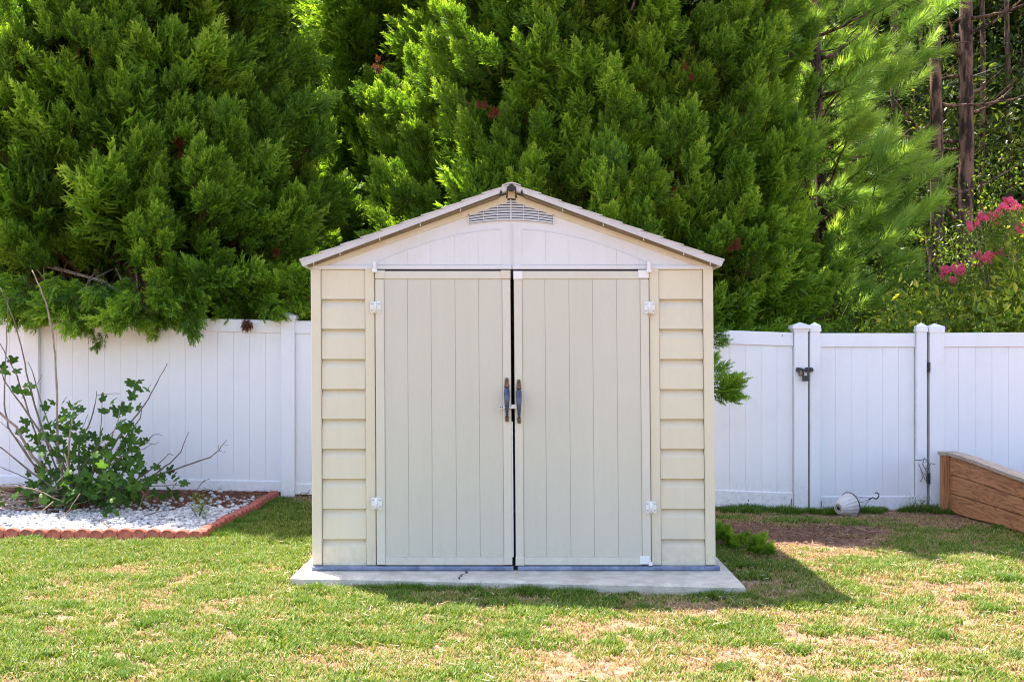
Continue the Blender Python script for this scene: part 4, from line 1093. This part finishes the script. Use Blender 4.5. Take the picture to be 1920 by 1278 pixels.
# ------------------------------------------------------------------ lawn
def grass_patch(seed, n, lo, hi, tmean, tsd, hmin, hmax, flat=.5):
    g_ = np.random.default_rng(seed); T = Tri(); s = .085
    cx = g_.uniform(-s, s, (max(4, n // 14), 2)); ci = g_.integers(0, len(cx), n)
    xy = cx[ci] + g_.normal(size=(n, 2)) * .016
    base = np.column_stack([xy, np.full(n, -.004)])
    az = g_.random(n) * 6.283; tilt = np.abs(g_.normal(size=n)) * flat + .12
    d = np.column_stack([np.cos(az) * np.sin(tilt), np.sin(az) * np.sin(tilt), np.cos(tilt)])
    L_ = g_.uniform(hmin, hmax, n); sd = np.column_stack([-np.sin(az + g_.normal(size=n)), np.cos(az), np.zeros(n)]); sd /= np.linalg.norm(sd, axis=1, keepdims=True)
    t = np.clip(tmean + g_.normal(size=n) * tsd, 0, 1)
    mid = base + d * (L_ * .55)[:, None]; d2 = d + np.column_stack([np.cos(az), np.sin(az), np.full(n, -.35)]) * .55; d2 /= np.linalg.norm(d2, axis=1, keepdims=True)
    tip = mid + d2 * (L_ * .5)[:, None]; w = sd * .0029
    T.tris(base - w, base + w, mid + w * .8, t); T.tris(base - w, mid + w * .8, mid - w * .8, t); T.tris(mid - w * .8, mid + w * .8, tip, t + .06)
    return T.out()
GR = ([grass_patch(60 + k, 270, 0, 0, .30, .15, .028, .055, .5) for k in range(3)] +        # 0-2 green
      [grass_patch(70 + k, 230, 0, 0, .46, .19, .022, .046, .6) for k in range(3)] +        # 3-5 mixed
      [grass_patch(80 + k, 190, 0, 0, .74, .15, .016, .038, .8) for k in range(3)] +        # 6-8 straw
      [grass_patch(90 + k, 70, 0, 0, .75, .15, .015, .035, .9) for k in range(2)] +         # 9-10 nearly bare
      [grass_patch(95 + k, 380, 0, 0, .20, .08, .045, .085, .45) for k in range(2)])        # 11-12 tall lush clumps
pts, rots, scl, wh = [], [], [], []
def in_slab(x, y): return -1.33 < x < 1.36 and y > (-.245 - .108 * (x + 1.27)) and y < 2.66
def blocked(x, y):
    if in_slab(x, y): return True
    if y > EY0 - .07 and x < bed_x(y) + .09: return True
    if x > 3.93 and 1.4 < y < 3.75: return True
    if y > 3.86: return True
    return False
step = .104
for y in np.arange(-3.6, 3.9, step):
    half = 1.2 + (y + 7) * .52
    for x in np.arange(-half - .6, half + .6, step):
        X, Y = x + random.uniform(-.06, .06), y + random.uniform(-.06, .06)
        if blocked(X, Y): continue
        v = lush(X, Y) + random.gauss(0, .08)
        if v > .66: c = random.randrange(0, 3)
        elif v > .40: c = random.randrange(3, 6)
        elif v > .10: c = random.randrange(6, 9)
        elif v > -.15: c = random.randrange(9, 11)
        else: continue
        pts.append((X, Y, gz(X, Y))); rots.append((0, 0, random.uniform(0, 6.28))); scl.append(random.uniform(.8, 1.15)); wh.append(c)
        if v > .5 and random.random() < .07:
            pts.append((X, Y, gz(X, Y))); rots.append((0, 0, random.uniform(0, 6.28))); scl.append(random.uniform(.45, .8)); wh.append(random.choice([11, 12]))
# longer unmown fringe along slab and fence
for k in range(60):
    x = random.uniform(-1.2, 1.35); y = -.27 - .108 * (x + 1.27) - random.uniform(.0, .05)
    pts.append((x, y, gz(x, y))); rots.append((0, 0, random.uniform(0, 6.28))); scl.append(random.uniform(.4, .85)); wh.append(random.choice([11, 12, 0, 3]))
for k in range(34):
    x = random.uniform(1.9, 3.9); y = 3.62 + random.uniform(-.1, .08)
    pts.append((x, y, gz(x, y))); rots.append((0, 0, random.uniform(0, 6.28))); scl.append(random.uniform(.6, 1.3)); wh.append(random.choice([11, 12]))
for k in range(90):
    y = random.uniform(1.45, 3.5); x = bed_x(y) + random.uniform(.08, .13)
    pts.append((x, y, gz(x, y))); rots.append((0, 0, random.uniform(0, 6.28))); scl.append(random.uniform(.5, .9)); wh.append(random.choice([11, 0, 1]))
o = scatter('lawn_grass', GR, pts, rots, scl, M['grass'], None, wh)
tag(o, 'patchy sunlit lawn of green and straw coloured grass', 'grass')

# ------------------------------------------------------------------ fig bush
def fig_leaf_mesh(seed):
    g_ = random.Random(seed); pts = []
    lobes = [(-2.2, .62), (-1.15, .86), (0, 1.1), (1.15, .86), (2.2, .62)]
    out = []
    for i, (a, r) in enumerate(lobes):
        r *= g_.uniform(.9, 1.08)
        out += [(a - .24, r * .84), (a, r), (a + .24, r * .84)]
        if i < 4: out.append(((a + lobes[i + 1][0]) / 2, .46))
    V = [(0, 0, 0)] + [(math.sin(a) * r, math.cos(a) * r + .25, -.14 * r * r + .10 * abs(math.sin(a * 2.4)) * r) for a, r in out] + [(0, -.1, 0)]
    V = np.array(V) * .5; V[0] = (0, .06, .03)
    n = len(out); T = [(0, i, i + 1) for i in range(1, n)] + [(0, n, n + 1), (0, n + 1, 1)]
    me = raw_mesh('leaf', V, T, M['fig'], np.full(len(V), g_.uniform(.35, .6)))
    me.polygons.foreach_set('use_smooth', [True] * len(me.polygons)); return me
FIG = [fig_leaf_mesh(k) for k in range(5)]
fig = empty('fig_bush', tuple(at(175, 945, 2.95) * 1.0), 'sprawling fig bush with lobed green leaves and long bare stems in the pebble bed', 'bush')
stems = [
 ([(59, 506), (75, 539), (87, 569), (98, 622), (103, 663), (107, 740), (108, 830), (125, 935)], 2.7, 3.2, 8.5, 'twig_pale'),
 ([(0, 539), (15, 571), (29.5, 610), (44, 667), (52, 710), (65, 758), (90, 840), (130, 938)], 2.8, 2.2, 7, 'twig'),
 ([(15, 555), (14, 598), (11, 663), (8, 758), (15, 800), (55, 860), (115, 935)], 3.1, 2, 7, 'twig'),
 ([(-12, 620), (0, 642), (12, 667), (28, 695), (39, 726), (62, 800), (115, 930)], 2.9, 2, 6, 'twig'),
 ([(53, 678), (63, 703), (78, 758), (100, 820), (145, 935)], 3.2, 2, 6, 'twig'), ([(70, 720), (79, 701)], 3.2, 2, 1.5, 'twig'),
 ([(0, 690), (8, 712), (22, 734), (41, 758), (90, 830), (155, 935)], 2.6, 3, 7, 'twig'),
 ([(313.6, 681), (295, 715), (278, 748), (260, 774), (231, 807), (198, 858), (170, 935)], 3.0, 2.4, 8, 'twig'), ([(266, 765), (262, 785), (240, 812), (205, 870)], 3.0, 2.4, 5, 'twig'),
 ([(425, 824), (410, 844), (393, 857), (344, 874), (299, 889), (230, 912), (180, 940)], 2.9, 1.8, 8, 'twig'),
 ([(420, 835), (428, 834)], 2.9, 1, 1.2, 'twig'), ([(410, 844), (423, 848)], 2.9, 1.2, 1.2, 'twig'), ([(410, 844), (409, 834)], 2.9, 1.2, 1.2, 'twig'),
 ([(353, 809), (339, 847), (318, 868), (290, 889), (200, 930)], 3.2, 1.8, 7, 'twig'),
 ([(326, 853), (316, 850), (299, 868), (278, 884), (205, 932)], 2.7, 1.3, 5, 'twig'), ([(258, 888), (272, 866), (276, 870)], 2.8, 1.5, 1, 'twig'),
 ([(304, 815), (288, 814), (274, 830), (245, 844), (222, 861), (170, 930)], 3.1, 1.4, 7, 'twig'), ([(299, 829), (290, 832), (274, 829)], 3.1, 1, 2, 'twig'), ([(286, 830), (270, 842), (240, 848)], 3.1, 1, 3, 'twig'),
 ([(264, 818), (250, 838), (232, 855)], 2.8, 1, 3, 'twig'),
 ([(182, 733), (177, 764), (166, 797), (147, 835), (150, 935)], 3.0, 2.2, 7, 'twig'), ([(182, 741), (200, 738), (224, 738)], 3.0, 2.2, 1.4, 'twig'),
 ([(229, 750), (220, 793), (206, 825), (182, 858), (160, 935)], 2.6, 2.5, 7, 'twig_pale'),
 ([(192, 750), (190, 790), (186, 830), (175, 870), (165, 935)], 2.8, 1.8, 5, 'twig'),
 ([(136, 781), (130, 825), (128, 863), (135, 935)], 2.4, 4.5, 8, 'twig_pale'),
 ([(-15, 760), (30, 800), (60, 855), (110, 905), (160, 945)], 3.0, 7, 14, 'twig_pale'), ([(0, 790), (40, 830), (75, 890), (100, 935)], 2.6, 2, 4, 'twig'),
 ([(353, 898), (342, 908), (288, 911), (230, 915), (185, 938)], 2.4, 1.3, 5, 'twig'), ([(342, 908), (353, 912)], 2.4, 1, 1.2, 'twig'),
 ([(-10, 830), (60, 885), (130, 940)], 2.7, 4, 9, 'twig'), ([(-10, 905), (60, 915), (120, 940)], 2.3, 2.2, 4, 'twig_pale'), ([(-10, 870), (50, 895), (110, 930)], 3.2, 2.2, 5, 'twig'),
 ([(215, 806), (190, 830), (150, 880), (140, 940)], 2.5, 2, 5, 'twig'), ([(165, 776), (155, 800), (138, 850)], 3.0, 1.4, 3, 'twig'),
 ([(55, 985), (75, 960), (100, 940)], 2.1, 2, 3.5, 'twig_pale'), ([(255, 900), (270, 925), (262, 950)], 2.2, 1, 3, 'twig'), ([(100, 985), (130, 955), (150, 925)], 2.1, 2, 3.5, 'twig_pale'),
 ([(105, 905), (130, 880), (120, 850)], 2.3, 3, 6, 'twig_pale'), ([(170, 800), (150, 815), (135, 860)], 2.6, 1.5, 3, 'twig'),
]
FIGY = 2.95
for P, y, r0, r1, mt in stems:
    n = len(P); V = []; rad = []
    for i, (px, py) in enumerate(P):
        t = i / (n - 1); yy = y if n < 4 else y + (FIGY - y) * max(0, (t - .5) * 2)
        p = at(px, py, yy); p.z = max(p.z, gz(p.x, yy) + .01); V.append(p)
        rad.append((r0 + (r1 - r0) * t) * .31 * (yy + 7) / F)
    # refine
    W, Rd = [], []
    for i in range(n - 1):
        for k in range(3):
            t = k / 3; W.append(V[i].lerp(V[i + 1], t) + Vector((random.uniform(-1, 1), random.uniform(-1, 1), random.uniform(-1, 1))) * .0035); Rd.append(rad[i] + (rad[i + 1] - rad[i]) * t)
    W.append(V[-1]); Rd.append(rad[-1])
    MB().tube(W, Rd, 6, .12).build('stem', M[mt], fig, True)
clusters = [(258, 735, 22, 10), (238, 770, 24, 9), (205, 765, 24, 7), (240, 792, 24, 9), (245, 822, 20, 6), (115, 785, 36, 20), (142, 770, 15, 6), (112, 840, 40, 20), (155, 825, 24, 6), (205, 880, 44, 24), (170, 898, 44, 24),
            (235, 900, 44, 22), (290, 905, 34, 14), (332, 905, 20, 6), (200, 950, 40, 18), (225, 940, 36, 14), (155, 908, 40, 16), (130, 932, 34, 12), (95, 900, 34, 12), (18, 692, 18, 6), (45, 735, 18, 7), (55, 805, 24, 8), (60, 930, 30, 7), (10, 930, 24, 5)]
fo = root_loc(fig); nl = 0
for cx, cy, r, n in clusters:
    for k in range(n):
        if nl >= 292: break
        a = random.uniform(0, 6.28); q = math.sqrt(random.random()) * r
        p = at(cx + math.cos(a) * q, cy + math.sin(a) * q * .9, random.uniform(2.35, 3.2) if cy < 880 else random.uniform(2.05, 3.0))
        p.z = max(p.z, gz(p.x, p.y) + .06)
        o = bpy.data.objects.new('leaf', random.choice(FIG)); C.objects.link(o); o.parent = fig
        o.location = p - fo; s = random.uniform(.085, .14); o.scale = (s, s, s)
        o.rotation_euler = (random.uniform(.5, 1.5), random.uniform(-.5, .5), random.gauss(0, 1.0) + math.pi * (1 if random.random() < .2 else 0)); nl += 1
FT = []
for me_ in FIG[:3]:
    me_.calc_loop_triangles(); V_ = np.array([v.co[:] for v in me_.vertices]); V_ = V_[:, [0, 2, 1]]; V_[:, 1] *= -1
    FT.append((V_, np.array([t.vertices[:] for t in me_.loop_triangles]), np.full(len(V_), .35)))
pts, rots, scl = [], [], []
for k in range(360):
    cx, cy, rx_, ry_ = random.choice([(190, 905, 120, 42), (120, 850, 70, 40), (215, 850, 60, 30), (200, 935, 90, 22), (250, 915, 90, 20), (120, 920, 70, 30)])
    px, py = cx + random.uniform(-1, 1) * rx_, cy + random.uniform(-1, 1) * ry_
    if py > 950: continue
    p = at(px, py, random.uniform(2.4, 3.3)); p.z = max(p.z, gz(p.x, p.y) + .05); pts.append(p)
    rots.append((random.gauss(0, .6), random.gauss(0, .6), random.gauss(0, .8))); scl.append(random.uniform(.07, .12))
scatter('leaves', FT, pts, rots, scl, M['fig'], fig)
for px, py in ((209, 939), (133, 885), (77, 929)):
    p = at(px, py, 2.1); s = .014
    MB().tube([p + Vector((0, 0, -s)), p + Vector((0, 0, -s * .6)), p, p + Vector((0, 0, s * .7)), p + Vector((0, 0, s * 1.3))], [s * .3, s * .85, s, s * .7, s * .2], 10).build('fruit', M['fruit'], fig, True)

# brush pile, weeds and sticks in the bed
mb = MB()
for k in range(60):
    x = random.uniform(-4.6, -3.75); y = random.uniform(2.3, 3.1); a = random.gauss(0, .5); l = random.uniform(.15, .5); z = bz(x, y) + random.uniform(.02, .16)
    mb.tube([(x, y, z), (x + l * .5 * math.cos(a), y + l * .5 * math.sin(a), z + random.uniform(-.02, .04)), (x + l * math.cos(a), y + l * math.sin(a), z + random.uniform(-.05, .05))], [.004, .0035, .002], 5)
tag(mb.build('dead_twigs', M['twig_pale'], smooth=True), 'pile of dry cut twigs at the foot of the fig bush', 'twigs', kind='stuff')
for lab, P, r in (('thin dry stick lying on the pebbles in front of the fig bush', [(190, 973), (215, 980), (235, 988)], .005), ('bent dry stick lying at the foot of the fig bush', [(255, 930), (275, 948), (258, 962)], .004)):
    V = [Vector((at(px, py, 2.0).x, 2.0 - (py - 970) * .02, 0)) for px, py in P]
    for v in V: v.z = bz(v.x, v.y) + .035
    mb = MB().tube(V, r, 5); tag(mb.build('stick', M['twig'], smooth=True), lab, 'stick')

def weed(name, label, px, y, n, h, spread, mat, tmpl, sc, stems=5, cat='plant', group=None):
    x = (px - 960) * (y + 7) / F; g = bz(x, y) if x < -2.2 else gz(x, y)
    r = empty(name, (x, y, g), label, cat, group); mb = MB(); pts, rots, scl = [], [], []
    for k in range(stems):
        a = random.uniform(0, 6.28); tip = Vector((x + math.cos(a) * spread, y + math.sin(a) * spread * .6, g + h * random.uniform(.6, 1)))
        mb.tube([(x, y, g - .01), Vector((x, y, g)).lerp(tip, .5) + Vector((0, 0, h * .15)), tip], [.0035, .003, .0015], 5)
    for k in range(n):
        a = random.uniform(0, 6.28); q = random.random(); p = Vector((x + math.cos(a) * spread * q, y + math.sin(a) * spread * q * .6, g + h * random.uniform(.1, .85)))
        pts.append(p); rots.append(orient((math.cos(a), math.sin(a), random.uniform(.2, 1.2)))); scl.append(sc * random.uniform(.8, 1.2))
    mb.build('stem', M['twig'], r, True)
    scatter('leaves', tmpl, pts, rots, scl, mat, r); return r
weed('weed', 'spindly green and brown weed growing from the pebbles right of the fig bush', 372, 2.25, 16, .16, .09, M['broad'], BL, .18)
weed('weed', 'small leafy weed at the foot of the gate hinge post', 1722, 3.55, 10, .15, .10, M['broad'], BL, .16)
weed('weed', 'low sprig of weed against the fence near its left bottom rail', 405, 3.55, 5, .05, .12, M['broad'], BL, .09)
# bare dry stalks
def stalks(label, lst, y, r, name='dry_stalk'):
    root = empty(name, tuple(at(lst[0][0][0], lst[0][0][1], y)), label, 'stalk')
    for P in lst:
        MB().tube([at(px, py, y) for px, py in P], r, 5).build('stem', M['twig'], root, True)
stalks('thin dry stalk curving up from the mulch in front of the fence', [[(362, 935), (368, 920), (378, 905), (392, 897), (394, 900)], [(376, 907), (384, 899)]], 3.2, .003)
stalks('dry vine tendril looping at the fence foot beside the shed', [[(555, 932), (566, 923), (580, 924)], [(577, 935), (575, 925), (581, 918)]], 3.4, .003)
stalks('dead vine tangled in the gap beside the gate hinge post', [[(1737, 905), (1736, 880), (1741, 868), (1735, 860), (1725, 862), (1716, 862)], [(1738, 885), (1730, 870), (1733, 857)], [(1736, 890), (1726, 880), (1730, 895), (1725, 903)], [(1740, 882), (1745, 868), (1753, 870)], [(1738, 895), (1744, 880), (1740, 862)], [(1735, 900), (1729, 885), (1722, 868)]], 3.70, .0035, 'dead_vine')
stalks('bundle of hanging twigs over the fence rail below the red dead spray', [[(452, 598), (458, 612), (455, 624)], [(455, 600), (466, 612), (470, 622)]], 3.68, .002)
stalks('dry bent twig resting on the shed roof ridge', [[(943, 352), (955, 347), (968, 344)], [(950, 344), (962, 350)]], -.02, .0025)

# low green plant beside the shed's right side
weedroot = empty('ground_juniper', (1.62, 1.75, gz(1.62, 1.75)), 'low feathery green plant beside the right wall of the shed', 'plant')
pts, rots, scl = [], [], []
for k in range(40):
    t = random.random(); x = 1.30 + .34 * t + random.uniform(-.06, .06); y = 1.9 - .95 * t + random.uniform(-.25, .25); pts.append((x, y, gz(x, y) + .02 + random.uniform(0, .10) * (1 - t)))
    rots.append(orient((random.uniform(-.3, .9), random.uniform(-.9, .2), random.uniform(.1, .8)))); scl.append(random.uniform(.10, .18))
scatter('foliage', CY, pts, rots, scl, M['cypress'], weedroot)

# ------------------------------------------------------------------ hanging basket lying by the gate
c0 = at(1572, 949, 3.35); ax = Vector((.84, .50, .14)).normalized()
c0.z = gz(c0.x, 3.35) + .075
hb = empty('hanging_basket', tuple(c0), 'empty white ribbed hanging basket lying on its side below the gate', 'hanging basket')
u = ax.cross(Vector((0, 0, 1))).normalized(); w_ = u.cross(ax)
mb = MB(); N_ = 36; rings = [(0, .048), (.012, .056), (.05, .078), (.10, .096), (.135, .106), (.145, .110)]
vs = [c0 + ax * t + (u * math.cos(k * 2 * math.pi / N_) + w_ * math.sin(k * 2 * math.pi / N_)) * r * (1 + (.018 if k % 2 else -.018)) for t, r in rings for k in range(N_)]
ins = [c0 + ax * (t + .004) + (u * math.cos(k * 2 * math.pi / N_) + w_ * math.sin(k * 2 * math.pi / N_)) * (r - .004) for t, r in rings for k in range(N_)]
nr = len(rings)
fs = [(i * N_ + k, i * N_ + (k + 1) % N_, (i + 1) * N_ + (k + 1) % N_, (i + 1) * N_ + k) for i in range(nr - 1) for k in range(N_)]
off = nr * N_
fs += [(off + a, off + b, off + c, off + d) for a, b, c, d in fs]
fs += [tuple(range(N_)), tuple(range(off, off + N_))]
mb.add(vs + ins, fs); mb.build('pot', M['pot'], hb)
MB().tube([c0 - ax * .001 + (u * math.cos(a) + w_ * math.sin(a)) * .030 for a in np.linspace(0, 6.283, 18)], .0045, 5).build('base_ring', noise_mat('grey_ring', (.14, .13, .12), (.25, .23, .21), 20), hb, True)
MB().tube([c0 - ax * .0015, c0 + ax * .004], [.018, .018], 14).build('drain_hole', M['black'], hb)
rimc = c0 + ax * .147
MB().tube([rimc + (u * math.cos(a) + w_ * math.sin(a)) * .111 for a in np.linspace(0, 6.283, 37)], .0058, 6).build('rim', noise_mat('brown_rim', (.07, .055, .045), (.13, .11, .09), 20), hb, True)
hk = at(1633, 933, 3.3)
for a in (1.9, .3, -1.3):
    p = rimc + (u * math.cos(a) + w_ * math.sin(a)) * .11
    MB().tube([p, p.lerp(hk, .5) + Vector((0, 0, -.012)), hk], .0022, 5).build('wire', M['iron'], hb)
P = [at(px, py, 3.3) for px, py in ((1629, 936), (1636, 932), (1643, 935), (1648, 930), (1648, 926), (1644, 923), (1640, 924))]
MB().tube(P, [.006, .006, .0065, .0065, .006, .0055, .004], 7).build('hook', M['iron'], hb, True)

# ------------------------------------------------------------------ raised wooden planter
pl = empty('raised_planter', (4.0, 3.3, gz(4.0, 3.3)), 'raised planter box of reddish stained boards in the right corner by the fence', 'planter')
PX0, PX1, PY0, PY1 = 3.905, 5.35, .9, 3.62
def ptop(y): t = (PY1 - y) / (PY1 - PY0); return .425 - .09 * sstep(0, .75, t)
def board_y(name, x0, x1, ztop, zbot, mat, ya=PY0, yb=PY1 - .10, n=8):
    mb = MB(); ys_ = [ya + (yb - ya) * i / n for i in range(n + 1)]
    vs = []
    for y in ys_:
        a, b = ztop(y), zbot(y); vs += [(x0, y, b), (x1, y, b), (x1, y, a), (x0, y, a)]
    fs = [(0, 1, 2, 3), (4 * n + 3, 4 * n + 2, 4 * n + 1, 4 * n)]
    for i in range(n):
        for k in range(4): fs.append((i * 4 + k, (i + 1) * 4 + k, (i + 1) * 4 + (k + 1) % 4, i * 4 + (k + 1) % 4))
    mb.add(vs, fs); return mb.build(name, mat, pl)
def pbot(y): return gz(4.0, y) - .01 + .03
for i in range(3):
    a = lambda y, i=i: pbot(y) + (ptop(y) - pbot(y)) * (3 - i) / 3 - .004
    b = lambda y, i=i: pbot(y) + (ptop(y) - pbot(y)) * (2 - i) / 3 + .004
    board_y('side_board', PX0 + .0 + .004 * i, PX0 + .036, a, b, M['wood'])
    board_y('side_board', PX1 - .036, PX1, a, b, M['wood'])
    za, zb = .24 - .35 * i / 3 - .003, .24 - .35 * (i + 1) / 3 + .003
    MB().box(PX0 + .04, PX1 - .04, PY1 - .04, PY1 - .004, zb, za).build('end_board', M['wood'], pl)
    za, zb = ptop(PY0) - (ptop(PY0) + .05) * i / 3 - .003, ptop(PY0) - (ptop(PY0) + .05) * (i + 1) / 3 + .003
    MB().box(PX0 + .04, PX1 - .04, PY0 + .004, PY0 + .04, zb, za).build('end_board', M['wood'], pl)
MB().box(PX0 - .055, PX0 - .004, PY1 - .095, PY1, -.12, ptop(PY1) - .004).build('corner_post', M['wood_v'], pl)
MB().box(PX0 - .004 + .001, PX0 + .038, PY1 - .095, PY1, -.12, ptop(PY1) - .006).build('corner_post', M['wood_v'], pl)
board_y('top_board', PX0 - .02, PX0 + .10, lambda y: ptop(y) + .028, ptop, M['wood_top'], PY0, PY1 - .096)
MB().box(PX0 - .07, PX0 + .085, PY1 - .0955, PY1 + .01, ptop(PY1) - .001, ptop(PY1) + .030).build('top_board', M['wood_top'], pl)
board_y('top_board', PX1 - .04, PX1 + .02, lambda y: ptop(y) + .028, ptop, M['wood_top'], PY0, PY1)
MB().box(PX0 + .04, PX1 - .04, PY0 + .045, PY1 - .045, -.1, .19).build('soil', M['soil'], pl)
